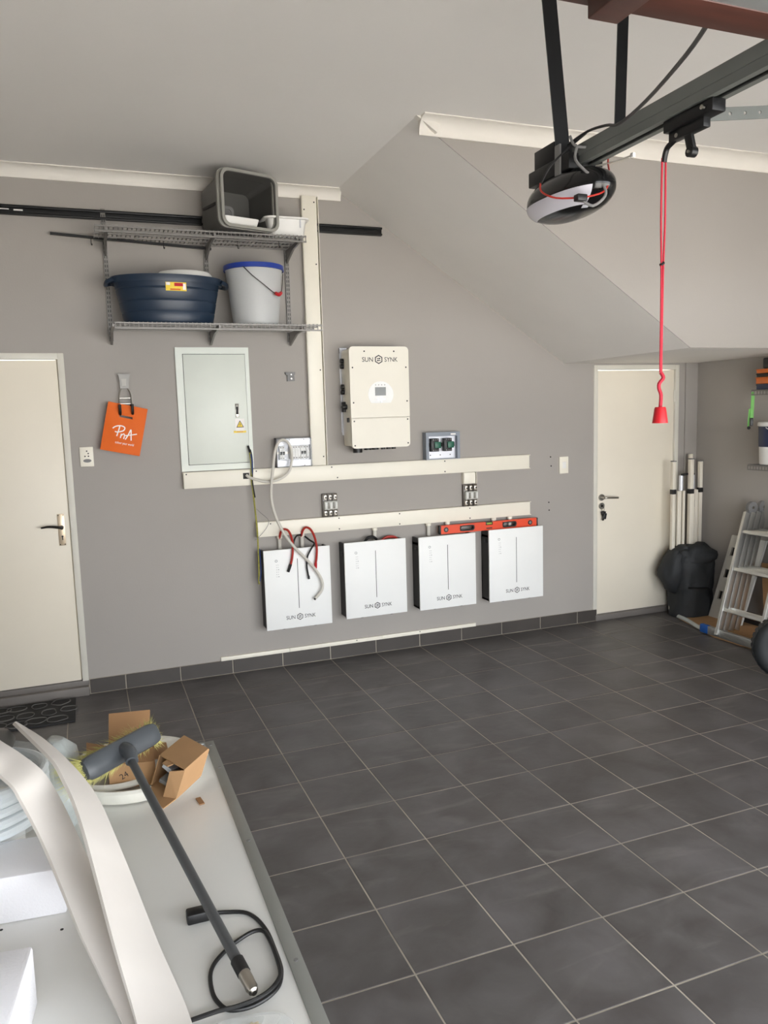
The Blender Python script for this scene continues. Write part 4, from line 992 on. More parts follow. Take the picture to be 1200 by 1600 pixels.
g.build('perforated_plate', RAILM, t, smooth=False)

# raised tilt-up garage door
t = thing('garage_door', (0.9, -5.3, 2.3), 'raised brown timber framed garage door hanging overhead', 'garage door')
gy0, gy1, gz = -6.38, -4.225, 2.30
G().box((-1.08, gy1-0.064, gz), (3.78, gy1, gz+0.05), 0.002).build('rail', BROWN, t)
G().box((-1.08, gy0, gz), (3.78, gy0+0.09, gz+0.05), 0.002).build('rail', BROWN, t)
for x in (-1.08, 3.69): G().box((x, gy0+0.09, gz), (x+0.09, gy1-0.064, gz+0.05), 0.002).build('stile', BROWN, t)
G().box((-0.155, gy0+0.1, gz-0.034), (-0.105, gy1-0.03, gz), 0.002).build('stile', BROWN, t)
g = G(); n = 64; pts = []
for k_ in range(n+1):
    y = gy0+0.09+(gy1-0.064-gy0-0.09)*k_/n; pts.append((y, gz+0.004+0.010*(1 if (k_ % 4) in (1, 2) else 0)))
for (ya, za), (yb, zb) in zip(pts, pts[1:]):
    g.face([(-0.99, ya, za), (3.69, ya, za), (3.69, yb, zb), (-0.99, yb, zb)])
bmesh.ops.remove_doubles(g.bm, verts=g.bm.verts, dist=1e-5)
bmesh.ops.solidify(g.bm, geom=g.bm.faces[:], thickness=0.002)
g.build('ribbed_sheet', GALV, t, smooth=False)

# ------------------------------------------------------------------ right-hand corner
# folded gazebo frame standing in its bag
t = thing('folded_gazebo', (3.79, -0.16, 0.02), 'folded cream metal gazebo frame standing in a black bag by right door', 'gazebo')
for i, (x, y, zt, s_) in enumerate(((3.655, -0.12, 1.285, 0.030), (3.80, -0.16, 1.30, 0.034), (3.935, -0.12, 1.275, 0.030), (3.885, -0.06, 1.335, 0.028))):
    l = G().box((x-s_/2, y-s_/2, 0.04), (x+s_/2, y+s_/2, zt), 0.003).build('leg', GAZ, t)
    if i < 3:
        G().box((x-s_/2-0.004, y-s_/2-0.004, 1.015), (x+s_/2+0.004, y+s_/2+0.004, 1.055), 0.004).build('slider', BLACK, l)
        G().box((x-s_/2-0.003, y-s_/2-0.003, zt-0.002), (x+s_/2+0.003, y+s_/2+0.003, zt+0.006), 0.002).build('cap', GREYP, l)
for x, y, wd in ((3.702, -0.13, 0.022), (3.728, -0.12, 0.018), (3.752, -0.135, 0.020), (3.848, -0.14, 0.016), (3.872, -0.135, 0.014), (3.893, -0.13, 0.016), (3.907, -0.10, 0.012)):
    G().box((x-wd/2, y-0.008, 0.08), (x+wd/2, y+0.008, 1.04), 0.002).build('truss_bar', GAZ, t)
g = G(); g.tube([(3.745+0.0, -0.11, 1.17), (3.76, -0.135, 1.175), (3.80, -0.14, 1.178), (3.85, -0.135, 1.175), (3.865, -0.11, 1.17)], 0.010, n=8); g.build('strap', BLACK, t)
for x in (3.748, 3.868): G().cyl((x, -0.105, 1.04), (x, -0.105, 1.165), 0.018, n=12).build('joint_tube', SILV, t)
G().box((3.848, -0.1465, 0.90), (3.858, -0.1455, 0.96)).build('slot', SLOT, t)
# the bag: crumpled soft sleeve
t = thing('gazebo_bag', (3.77, -0.2, 0), 'black nylon carry bag slumped around the folded gazebo legs', 'bag')
def blob_rows(levels, cx, cy, n=36, amp=0.012, seed=0.0):
    rows = []
    for z, rx_, ry_, ox in levels:
        row = []
        for k_ in range(n):
            a = 2*PI*k_/n; c_, s_ = math.cos(a), math.sin(a)
            f = lambda v: math.copysign(abs(v)**0.72, v)
            p = Vector((cx+ox+rx_*f(c_), cy+ry_*f(s_), z))
            q = noise.noise(Vector((p.x*9+seed, p.y*9, p.z*7)))+0.5*noise.noise(Vector((p.x*22+seed, p.y*22, p.z*18)))
            p.x += c_*q*amp; p.y += s_*q*amp; p.z += q*amp*0.6 if z > 0.05 else 0
            row.append(p)
        rows.append(row)
    return rows
lv = [(0.005, 0.178, 0.135, 0), (0.03, 0.182, 0.14, 0), (0.07, 0.18, 0.14, 0), (0.12, 0.180, 0.142, 0), (0.17, 0.178, 0.142, 0), (0.22, 0.172, 0.142, 0), (0.235, 0.176, 0.146, 0), (0.26, 0.176, 0.146, 0), (0.275, 0.172, 0.142, 0), (0.32, 0.172, 0.141, 0), (0.36, 0.172, 0.14, 0.0), (0.395, 0.174, 0.14, 0), (0.43, 0.176, 0.142, 0), (0.50, 0.165, 0.13, 0.0), (0.555, 0.13, 0.105, -0.02), (0.572, 0.10, 0.08, -0.02)]
g = G(); g.rings(blob_rows(lv, 3.795, -0.185, 48, 0.022)); g.build('sleeve', BAGB, t, ang=60)
lv = [(0.20, 0.02, 0.04, 0.035), (0.23, 0.045, 0.06, 0.02), (0.28, 0.055, 0.075, 0.01), (0.33, 0.062, 0.08, -0.005), (0.38, 0.066, 0.085, -0.008), (0.43, 0.07, 0.085, 0.0), (0.48, 0.066, 0.08, 0.012), (0.52, 0.06, 0.075, 0.03), (0.545, 0.035, 0.05, 0.06)]
g = G(); g.rings(blob_rows(lv, 3.60, -0.16, 36, 0.034, 3.0)); g.build('slumped_flap', BAGB, t, ang=60)
lv = [(0.44, 0.15, 0.11, 0), (0.47, 0.175, 0.135, 0), (0.50, 0.182, 0.138, 0), (0.53, 0.175, 0.13, 0), (0.56, 0.15, 0.105, 0.005), (0.585, 0.11, 0.075, 0.015), (0.60, 0.06, 0.045, 0.04)]
g = G(); g.rings(blob_rows(lv, 3.79, -0.20, 44, 0.045, 6.0)); g.build('folded_top', BAGB, t, ang=60)
g = G(); g.tube([(3.655, -0.315, 0.262), (3.74, -0.343, 0.255), (3.83, -0.345, 0.25), (3.845, -0.345, 0.235), (3.845, -0.342, 0.18)], 0.012, n=6, flat=0.35); g.build('webbing_strap', BLACK, t)

# perforated white packing board leaning against the right wall
t = thing('packing_board', (3.90, -0.40, 0.012), 'white board with square cut-outs leaning on right wall behind ladder', 'board')
Lx = math.atan2(0.09, 0.70)
def PB(u, v, k_=0.0):   # u along -y, v up the board
    return Vector((3.872+0.118*v/0.69+k_, -0.330-u-0.115*v/0.69, 0.012+v))
g = G(); Wb, Hb, th_ = 0.34, 0.68, 0.018
us = [0, 0.035, 0.075, Wb]; vs_ = [0, 0.155, 0.225, 0.335, 0.405, 0.515, 0.585, Hb]
for k_ in (0.0, -th_):
    for i in range(3):
        for j in range(7):
            if i == 1 and j in (1, 3, 5): continue
            g.face([PB(us[i], vs_[j], k_), PB(us[i+1], vs_[j], k_), PB(us[i+1], vs_[j+1], k_), PB(us[i], vs_[j+1], k_)])
for j in (1, 3, 5):
    q = [(us[1], vs_[j]), (us[2], vs_[j]), (us[2], vs_[j+1]), (us[1], vs_[j+1])]
    for a_, b_ in zip(q, q[1:]+q[:1]): g.face([PB(*a_, 0), PB(*b_, 0), PB(*b_, -th_), PB(*a_, -th_)])
q = [(0, 0), (Wb, 0), (Wb, Hb), (0, Hb)]
for a_, b_ in zip(q, q[1:]+q[:1]): g.face([PB(*a_, 0), PB(*b_, 0), PB(*b_, -th_), PB(*a_, -th_)])
bmesh.ops.remove_doubles(g.bm, verts=g.bm.verts, dist=1e-5); g.build('panel', PERF, t, smooth=False)
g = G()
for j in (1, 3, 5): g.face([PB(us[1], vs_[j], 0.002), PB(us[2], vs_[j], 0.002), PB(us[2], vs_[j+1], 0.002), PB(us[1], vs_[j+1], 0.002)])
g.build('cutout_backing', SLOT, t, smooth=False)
# cardboard sheet on the floor in front of the wall
t = thing('cardboard_sheet', (3.75, -0.7, 0), 'flat brown cardboard sheet on the floor under the ladder', 'cardboard')
G().prism([(3.615, -0.25), (3.95, -0.33), (3.97, -1.35), (3.49, -1.30), (3.47, -0.78)], 0.012, Matrix.Translation((0, 0, 0.001))).build('sheet', CARD, t, smooth=False)
g = G(); g.tube([(3.615, -0.245, 0.020), (3.58, -0.38, 0.026), (3.53, -0.55, 0.022), (3.49, -0.70, 0.02)], 0.016, n=7, flat=0.5); g.build('torn_edge', WRAPG, t)
t = tag(G().bar((3.99, -1.0, 0.0), (3.99, -1.0, 0.001), 0.001, 0.001).build('tmp', CARD), 'x', 'x'); bpy.data.objects.remove(t)
t = thing('cardboard_offcut', (3.93, -0.95, 0.012), 'brown cardboard panel standing against right wall behind ladder', 'cardboard')
g = G(); g.prism([(0, 0.013), (0.45, 0.013), (0.45, 0.56), (0, 0.53)], 0.012, Matrix(((0.0, -0.10, -1, 3.975), (-1, 0, 0, -0.80), (0, 1, 0, 0), (0, 0, 0, 1)))); g.build('panel', CARD, t, smooth=False)

# folded multi-position aluminium ladder leaning on the right wall
t = thing('folding_ladder', (3.55, -0.98, 0.02), 'folded silver aluminium multi-position ladder leaning on the right wall', 'ladder')
def LP(y, h, k_=0.0): return (3.475+0.395*h/0.90+k_, y+0.135*h/0.9, 0.073+h)
sect = 0
for off in (0.0, 0.055, 0.110, 0.165):
    yl, yr = -0.835-off*0.02, -1.215+off*0.02
    for y in (yl, yr):
        G().bar(LP(y, -0.02 if sect else -0.045, off), LP(y, 0.84, off), 0.026, 0.046, up=(1, 0, 0), bev=0.003).build('side_rail', ALUB, t)
    for h in (0.14, 0.43, 0.70):
        if sect > 1 and h < 0.3: continue
        G().bar(LP(yl, h, off), LP(yr, h, off), 0.030, 0.026, up=(0.4, 0, 0.9), bev=0.004).build('rung', ALUB, t)
    sect += 1
for y in (-0.835, -1.215):
    for a_, b_ in ((0.0, 0.055), (0.11, 0.165)):
        p0, p1 = Vector(LP(y, 0.84, a_)), Vector(LP(y, 0.84, b_)); c_ = (p0+p1)/2+Vector((0.02, 0, 0.035))
        g = G(); g.cyl(c_+Vector((0, -0.014, 0)), c_+Vector((0, 0.014, 0)), 0.046, n=24); g.bar(p0-Vector((0, 0, 0.03)), c_, 0.024, 0.04, up=(1, 0, 0)); g.bar(p1-Vector((0, 0, 0.03)), c_, 0.024, 0.04, up=(1, 0, 0))
        h_ = g.build('hinge', GREYP, t)
        G().cyl(c_+Vector((0, -0.02, 0)), c_+Vector((0, 0.02, 0)), 0.010, n=12).build('hinge_pin', CHROME, h_)
bs = G().box((3.462, -1.30, 0.014), (3.492, -0.70, 0.075), 0.003).build('stabiliser_bar', ALUB, t)
G().box((3.459, -0.735, 0.0125), (3.495, -0.655, 0.077), 0.006).build('end_cap', TAPE, bs, label='blue plastic end cap')

# wire shelf on the right wall with bucket and boxes
t = thing('side_shelf', (3.85, -1.2, 1.28), 'lower grey wire shelf on the right wall at photo edge', 'shelf', 'wire shelves on the right wall')
def side_shelf(t, z, y0, y1):
    g = G()
    for x in (3.985, 3.91, 3.83, 3.76, 3.70): g.bar((x, y0, z-0.003), (x, y1, z-0.003), 0.008, 0.008)
    g.bar((3.70, y0, z-0.032), (3.70, y1, z-0.032), 0.008, 0.008)
    n = int(abs(y1-y0)/0.0255)
    for k_ in range(n+1):
        y = y0+(y1-y0)*k_/n; g.bar((3.99, y, z+0.003), (3.70, y, z+0.003), 0.004, 0.004); g.bar((3.697, y, z+0.003), (3.697, y, z-0.034), 0.004, 0.004, up=(1, 0, 0))
    g.build('wire_shelf', SHELFM, t, smooth=False, kind='stuff')
    for y in (y0-0.18, y1+0.18):
        G().prism([(3.985, z-0.006), (3.72, z-0.006), (3.72, z-0.02), (3.985, z-0.09)], 0.012, Matrix(((1, 0, 0, 0), (0, 0, 1, y), (0, 1, 0, 0), (0, 0, 0, 1)))).build('bracket', SHELFM, t, smooth=False)
side_shelf(t, 1.290, -0.845, -2.0)
t = thing('side_shelf', (3.85, -1.2, 1.82), 'upper grey wire shelf on the right wall at photo edge', 'shelf', 'wire shelves on the right wall')
side_shelf(t, 1.832, -0.86, -2.0)
t = thing('paint_bucket', (3.84, -1.02, 1.295), 'white paint bucket with navy and orange label on lower right shelf', 'bucket')
pc = (3.838, -0.985)
G().lathe([(0, 1.2955), (0.118, 1.2955), (0.124, 1.30), (0.134, 1.575), (0.13, 1.578), (0, 1.575)], (*pc, 0), n=36).build('body', WHITEP, t)
G().lathe([(0, 1.606), (0.134, 1.604), (0.141, 1.598), (0.142, 1.576), (0.134, 1.574), (0, 1.58)], (*pc, 0), n=36).build('lid', WHITEP, t)
G().lathe([(0.1315, 1.425), (0.1355, 1.572)], (*pc, 0), n=36).build('label_band', PAINTL, t)
# orange R on the label, following the curve
g = G()
def onpail(a, z, o=0.001): r = 0.1315+(z-1.425)/0.147*0.004+o; return (pc[0]+r*math.cos(a), pc[1]+r*math.sin(a), z)
def pail_stroke(pts, w_):
    P_ = smooth([(u, 0, v) for u, v in pts], 4)
    for p, q in zip(P_, P_[1:]):
        d = (q-p).normalized(); n_ = Vector((-d.z, 0, d.x))*w_/2
        g.face([onpail(A0+s.x/0.134, s.z) for s in (p+n_, q+n_, q-n_, p-n_)])
A0 = math.radians(-152)
pail_stroke([(-0.012, 1.435), (-0.004, 1.52)], 0.012); pail_stroke([(-0.006, 1.52), (0.018, 1.522), (0.024, 1.50), (0.016, 1.484), (-0.004, 1.482)], 0.011); pail_stroke([(0.004, 1.482), (0.026, 1.437)], 0.012)
g.build('label_letter', OR2, t, smooth=False)
g = G(); A0 = math.radians(-125); pail_stroke([(-0.03, 1.455), (0.02, 1.455)], 0.04); g.build('label_patch', WHINK, t, smooth=False)
g = G(); A0 = math.radians(-120); pail_stroke([(-0.03, 1.545), (0.03, 1.545)], 0.03); g.build('label_patch', RED, t, smooth=False)
G().tube([onpail(math.radians(-175), 1.565, 0.006), onpail(math.radians(-150), 1.53, 0.012), onpail(math.radians(-120), 1.512, 0.012), onpail(math.radians(-90), 1.515, 0.012), onpail(math.radians(-40), 1.565, 0.006)], 0.003, n=6).build('wire_handle', WHITEP, t)
for i, (z0, z1, m_, dy, lab) in enumerate(((1.836, 1.875, PAINTL, 0.0, 'dark blue box lowest in the stack on upper right shelf'), (1.876, 1.925, OR2, 0.005, 'orange box in the middle of the stack on upper right shelf'),
                                         (1.926, 1.95, DKMETAL, 0.0, 'thin dark box between the orange boxes on upper right shelf'), (1.951, 1.982, OR2, 0.002, 'thin orange box topmost of the stack on upper right shelf'))):
    t = thing('storage_case', (3.8, -1.05, z0), lab, 'box', 'boxes stacked on upper right shelf')
    G().box((3.715, -1.25, z0), (3.93, -0.885+dy, z1-0.008), 0.004).build('base', m_, t)
    G().box((3.712, -1.253, z1-0.010), (3.933, -0.882+dy, z1-0.001), 0.003).build('lid', m_, t)
t = thing('strap_hanger', (3.74, -0.83, 1.55), 'green strap with black clip hanging from upper right wire shelf', 'strap')
G().bar((3.705, -0.868, 1.822), (3.70, -0.866, 1.62), 0.022, 0.004, up=(-0.6, -0.8, 0)).build('webbing', GREEN, t)
G().bar((3.69, -0.856, 1.70), (3.70, -0.836, 1.565), 0.012, 0.004, up=(-0.6, -0.8, 0)).build('tail', GREEN, t)
G().obox(Matrix.Translation((3.70, -0.866, 1.605)) @ rot(0, 0, -0.6), (0.022, 0.014, 0.06), 0.005).build('clip', BLACK, t)
G().sph((3.70, -0.842, 1.562), 0.012).build('hook_end', BLACK, t)
t = tag(G().box((3.72, -1.3, 1.983), (3.9, -0.93, 2.06), 0.01).build('black_case', BLACK), 'black case lying on top of the stack on upper right shelf', 'box')

# tyre at the right edge
t = thing('rubber_tyre', (3.17, -1.70, 0), 'small black rubber tyre standing at the right edge of the floor', 'tyre')
TM = Matrix.Translation((3.185, -1.70, 0.212)) @ rot(0, 0, math.radians(52)) @ rot(0, PI/2, 0)
prof = []
for k_ in range(20):
    a = 2*PI*k_/20; ca, sa = math.cos(a), math.sin(a)
    prof.append((0.150+0.060*math.copysign(abs(ca)**0.8, ca), 0.065*math.copysign(abs(sa)**0.8, sa)))
G().lathe(prof, (0, 0, 0), n=56, Mx=TM, close=True).build('tyre_carcass', RUBBER, t)
g = G()
for k_ in range(36):
    a = 2*PI*k_/36
    for s in (-1, 1):
        g.obox(TM @ rot(0, 0, a) @ Matrix.Translation((0.2075, 0, 0.022*s)) @ rot(0.35*s, 0, 0), (0.004, 0.022, 0.040), 0.001, 1)
g.build('tread_blocks', RUBBER, t, kind='stuff')
G().lathe([(0, -0.02), (0.03, -0.045), (0.035, -0.02), (0.085, -0.015), (0.098, -0.035), (0.100, 0.035), (0.085, 0.015), (0.035, 0.02), (0.03, 0.045), (0, 0.02)], n=32, Mx=TM).build('hub', DKMETAL, t)

# ------------------------------------------------------------------ door mat
t = thing('door_mat', (-1.45, -0.27, 0), 'black rubber mat with grey pebble outlines before the left door', 'mat')
G().box((-1.9, -0.475, 0.0005), (-1.010, -0.068, 0.012), 0.003).build('backing', MAT_B, t)
g = G(); rnd = random.Random(5)
cells = []
for i in range(8):
    for j in range(3):
        cx = -1.10-0.115*i+(0.05 if j % 2 else 0)+rnd.uniform(-.012, .012); cy = -0.13-0.135*j+rnd.uniform(-.015, .015)
        if cx < -1.88: continue
        n = 9; ph = rnd.random()*6; rx_, ry_ = rnd.uniform(0.044, 0.056), rnd.uniform(0.042, 0.058)
        pts = []
        for k_ in range(n):
            a = 2*PI*k_/n+ph; q = 1+rnd.uniform(-.12, .12); pts.append((cx+rx_*q*math.cos(a), cy+ry_*q*math.sin(a), 0.0128))
        cells.append(pts)
for pts in cells:
    g.tube(pts+pts[:2], 0.0048, n=5, sub=3, flat=0.5)
g.build('pebble_outline', MAT_L, t, kind='stuff')

# ------------------------------------------------------------------ workbench in the foreground
TZ = 0.72
t = thing('work_table', (-1.2, -3.5, 0), 'white work table with grey aluminium edge in the left foreground', 'table')
tx0, tx1, ty0, ty1 = -1.75, -0.530, -4.75, -2.815
G().box((tx0+0.02, ty0+0.02, TZ-0.03), (tx1-0.027, ty1-0.012, TZ)).build('table_top', TABLEW, t)
g = G(); g.box((tx1-0.028, ty0, TZ-0.036), (tx1, ty1, TZ+0.004), 0.0015); e1 = g.build('edge_trim', ALU, t)
G().box((tx0, ty0, TZ-0.036), (tx0+0.022, ty1, TZ+0.004), 0.0015).build('edge_trim', ALU, t)
G().box((tx0+0.022, ty1-0.014, TZ-0.036), (tx1-0.028, ty1, TZ+0.004), 0.0015).build('edge_trim', ALU, t)
G().box((tx0+0.022, ty0, TZ-0.036), (tx1-0.028, ty0+0.022, TZ+0.004), 0.0015).build('edge_trim', ALU, t)
g = G()
for y in (-2.85, -3.02, -3.45, -3.9, -4.3): g.cyl((tx1-0.014, y, TZ+0.003), (tx1-0.014, y, TZ+0.0055), 0.0045, n=8)
g.split('screw', GREYP, e1)
g = G()
for x, y in ((-1.072, -3.572), (-0.957, -3.62)): g.cyl((x, y, TZ-0.001), (x, y, TZ+0.0004), 0.0035, n=10)
g.split('drill_hole', SLOT, t)
for x in (tx0+0.08, tx1-0.16):
    for y in (ty0+0.1, ty1-0.16): G().box((x, y, 0.001), (x+0.05, y+0.05, TZ-0.03), 0.003).build('leg', ALU, t)

# bent PVC lids lying on the table
SA = [((-1.085,-3.36,1.035),(-1.12,-3.22,1.035)),((-1.072,-3.451,1.030),(-1.078,-3.325,1.030)),((-1.062,-3.475,1.010),(-1.033,-3.375,1.010)),((-1.033,-3.513,0.990),(-0.983,-3.434,0.982)),((-1.018,-3.530,0.963),(-0.955,-3.453,0.932)),((-0.994,-3.564,0.920),(-0.925,-3.515,0.882)),((-0.971,-3.610,0.880),(-0.900,-3.573,0.835)),((-0.943,-3.693,0.840),(-0.866,-3.665,0.796)),((-0.917,-3.770,0.800),(-0.835,-3.780,0.766)),((-0.883,-3.859,0.760),(-0.800,-3.885,0.738)),((-0.854,-3.949,0.735),(-0.775,-4.000,0.726)),((-0.836,-4.048,0.730),(-0.758,-4.110,0.727)),((-0.815,-4.15,0.729),(-0.735,-4.21,0.727))]  # strip edges back-projected from image pixels, right edges slid along sight rays for width
SB = [((-1.057,-3.152,1.000),(-1.062,-3.065,0.970)),((-0.993,-3.335,1.000),(-0.993,-3.242,0.985)),((-0.957,-3.423,0.990),(-0.945,-3.332,0.968)),((-0.936,-3.487,0.970),(-0.899,-3.410,0.935)),((-0.919,-3.545,0.950),(-0.868,-3.482,0.905)),((-0.901,-3.627,0.920),(-0.843,-3.576,0.869)),((-0.883,-3.714,0.870),(-0.818,-3.665,0.825)),((-0.858,-3.853,0.810),(-0.783,-3.815,0.769)),((-0.834,-3.971,0.757),(-0.749,-3.962,0.733)),((-0.826,-4.057,0.742),(-0.741,-4.085,0.731)),((-0.81,-4.16,0.738),(-0.725,-4.18,0.730))]
def strip(name, S, label, grp):
    L = smooth([a for a, b in S], 4); R = smooth([b for a, b in S], 4); g = G(); rows = []
    for i in range(len(L)):
        a, b = L[i], R[i]; tn = (L[min(i+1, len(L)-1)]-L[max(i-1, 0)]); n_ = tn.cross(b-a).normalized()
        if n_.z < 0: n_ = -n_
        row = []; m_ = 6
        for k_ in range(m_+1): row.append(a.lerp(b, k_/m_)+n_*0.0015)
        for k_ in range(m_, -1, -1):
            lip = 0.006 if k_ in (0, m_) else 0.0008
            row.append(a.lerp(b, k_/m_)-n_*lip)
        rows.append(row)
    g.rings(rows)
    t = tag(g.build(name, PVCLID, ang=50), label, 'strip', grp)
    return t
strip('trunking_lid', SA, 'bent cream plastic lid strip, left one, arching over the cable coil', 'loose trunking lids on table')
strip('trunking_lid', SB, 'bent cream plastic lid strip, right one, with pointed far tip', 'loose trunking lids on table')

# foam blocks
t = thing('foam_block', (-1.03, -3.49, TZ), 'white polystyrene block on table beside the cable coil', 'foam', 'white foam blocks on table')
G().obox(Matrix.Translation((-1.09, -3.475, TZ+0.0505)) @ rot(0, 0, -0.10), (0.30, 0.155, 0.10), 0.004).build('block', FOAM, t)
t = thing('foam_block', (-1.05, -3.9, TZ), 'white polystyrene block at the bottom left corner of photo', 'foam', 'white foam blocks on table')
G().obox(Matrix.Translation((-1.125, -3.905, TZ+0.0555)) @ rot(0, 0, -0.12), (0.245, 0.20, 0.11), 0.005).build('block', FOAM, t)

# coil of cable in clear wrap
t = thing('cable_coil', (-1.10, -3.27, TZ), 'coil of white cable in clear wrap behind the foam block', 'cable coil')
CM = Matrix.Translation((-1.155, -3.27, TZ))
for i, z in enumerate((0.118, 0.140, 0.162, 0.184, 0.206)):
    pts = [CM @ Vector((0.165*math.cos(2*PI*k_/32), 0.150*math.sin(2*PI*k_/32), z+0.004*math.sin(i+2*PI*k_/32))) for k_ in range(34)]
    G().tube(pts, 0.0115, n=8, sub=1).build('cable_turn', COILM, t)
pts = []
g = G(); g.lathe([(0.10, 0.10), (0.176, 0.10), (0.186, 0.125), (0.186, 0.21), (0.176, 0.226), (0.10, 0.226)], n=40, Mx=CM, sy=0.92); g.build('wrap', WRAP, t)
g = G(); g.lathe([(0.0, 0.001), (0.11, 0.001), (0.115, 0.09), (0.10, 0.099), (0, 0.099)], n=30, Mx=CM); g.build('core_stand', WHITEP, t)
if 0: tx = text('SOLAR CABLE', INKG, 'sheath_print', t, Matrix.Translation((0, 0, -5)), width=0.05, height=0.008)
t = thing('plastic_bag', (-1.0, -3.2, TZ), 'crumpled grey plastic bag between the two bent strips', 'bag')
lv = [(TZ+0.001, 0.045, 0.07, 0), (TZ+0.05, 0.055, 0.085, 0), (TZ+0.12, 0.055, 0.085, 0.005), (TZ+0.18, 0.045, 0.065, 0.0), (TZ+0.215, 0.025, 0.035, 0)]
g = G(); g.rings(blob_rows(lv, -0.965, -3.135, 36, 0.018, 9.0)); g.build('crumpled_film', WRAPG, t, ang=60)
t = thing('dark_pouch', (-1.14, -3.25, TZ+0.23), 'dark grey pouch lying on top of the wrapped cable coil', 'pouch')
lv = [(TZ+0.228, 0.08, 0.07, 0), (TZ+0.24, 0.10, 0.09, 0), (TZ+0.262, 0.09, 0.08, 0), (TZ+0.275, 0.05, 0.05, 0)]
g = G(); g.rings(blob_rows(lv, -1.16, -3.20, 24, 0.012, 2.0)); g.build('pouch_body', BINDK, t, ang=60)

# round enamel lid
LC = (-0.775, -2.960)
t = thing('round_lid', (LC[0], LC[1], TZ+0.004), 'round white upturned drum lid holding the small cartons', 'lid')
G().lathe([(0, 0.008), (0.150, 0.008), (0.165, 0.012), (0.170, 0.020), (0.176, 0.036), (0.184, 0.037), (0.190, 0.030), (0.189, 0.012), (0.184, 0.002), (0.15, 0.0), (0, 0.0)], (LC[0], LC[1], TZ+0.0042), n=56).build('rim', LIDW, t)
G().lathe([(0, 0.0095), (0.148, 0.0095), (0.148, 0.0085), (0, 0.0085)], (LC[0], LC[1], TZ+0.0042), n=48).build('inner_face', LIDG, t)
t = thing('white_ring', (LC[0]-0.04, LC[1]-0.05, TZ+0.03), 'broken white plastic ring lying inside the round lid', 'ring')
G().tube([(LC[0]-0.045+0.115*math.cos(a), LC[1]-0.01+0.105*math.sin(a), TZ+0.028) for a in [PI*0.85+k_*PI*0.95/12 for k_ in range(13)]], 0.009, n=8, sub=2, flat=0.6).build('ring_piece', LIDW, t)
LZ = TZ+0.0142

def sheet(g, pts, t_=0.003):
    """a thin board from a quad, with thickness along its normal"""
    p = [Vector(q) for q in pts]; n_ = (p[1]-p[0]).cross(p[3]-p[0]).normalized()*t_
    g.rings([p, [q+n_ for q in p]])
# open carton A
t = thing('open_carton', (-0.79, -2.98, LZ), 'open brown carton with raised back flap under the broom head', 'carton', 'small brown cartons on the lid')
ax0, ax1, ay0, ay1, az0, az1 = -0.846, -0.728, -3.050, -2.905, LZ, LZ+0.068
g = G()
sheet(g, [(ax0, ay0, az0), (ax1, ay0-0.02, az0), (ax1, ay1-0.02, az0), (ax0, ay1, az0)])
sheet(g, [(ax0, ay0, az0), (ax1, ay0-0.02, az0), (ax1, ay0-0.02, az1), (ax0, ay0, az1)])
sheet(g, [(ax0, ay1, az0), (ax1, ay1-0.02, az0), (ax1, ay1-0.02, az1), (ax0, ay1, az1)])
sheet(g, [(ax0, ay0, az0), (ax0, ay1, az0), (ax0, ay1, az1), (ax0, ay0, az1)]); sheet(g, [(ax1, ay0-0.02, az0), (ax1, ay1-0.02, az0), (ax1, ay1-0.02, az1), (ax1, ay0-0.02, az1)])
g.build('carton_body', CARD, t, smooth=False)
for nm, q in (('flap', [(ax0+0.005, ay1, az1), (ax1, ay1-0.02, az1), (ax1+0.010, ay1+0.03, az1+0.075), (ax0+0.012, ay1+0.05, az1+0.075)]),
              ('flap', [(ax0, ay0+0.01, az1), (ax0, ay1-0.01, az1), (ax0-0.055, ay1-0.01, az1+0.02), (ax0-0.055, ay0+0.03, az1+0.02)]),
              ('flap', [(ax0, ay0, az1), (ax1, ay0-0.02, az1), (ax1+0.004, ay0+0.012, az1+0.022), (ax0+0.002, ay0+0.032, az1+0.022)]),
              ('flap', [(ax1, ay0-0.01, az1), (ax1, ay1-0.03, az1), (ax1+0.045, ay1-0.04, az1-0.005), (ax1+0.045, ay0, az1-0.005)])):
    g = G(); sheet(g, q, 0.0025); g.build(nm, CARDD, t, smooth=False)
text('24', INK, 'handwritten_mark', t, Matrix(((1, 0, 0, -0.808), (-0.17, 0, -1, ay0-0.0095), (0, 1, 0, LZ+0.036), (0, 0, 0, 1))) @ rot(0, 0, 0.5), height=0.016)
# brown tape on the front
t2 = thing('small_parts', (-0.79, -2.97, LZ+0.004), 'dark and red small parts lying inside the open carton', 'parts')
rnd = random.Random(3)
for k_ in range(9):
    G().obox(Matrix.Translation((-0.79+rnd.uniform(-.04, .04), -2.985+rnd.uniform(-.045, .045), LZ+0.03+rnd.uniform(-.01, .012))) @ rot(rnd.random(), rnd.random(), rnd.random()*3), (0.03, 0.016, 0.014), 0.002).build('part_piece', (BLACK, DKMETAL, RED, GREYP)[k_ % 4], t2)
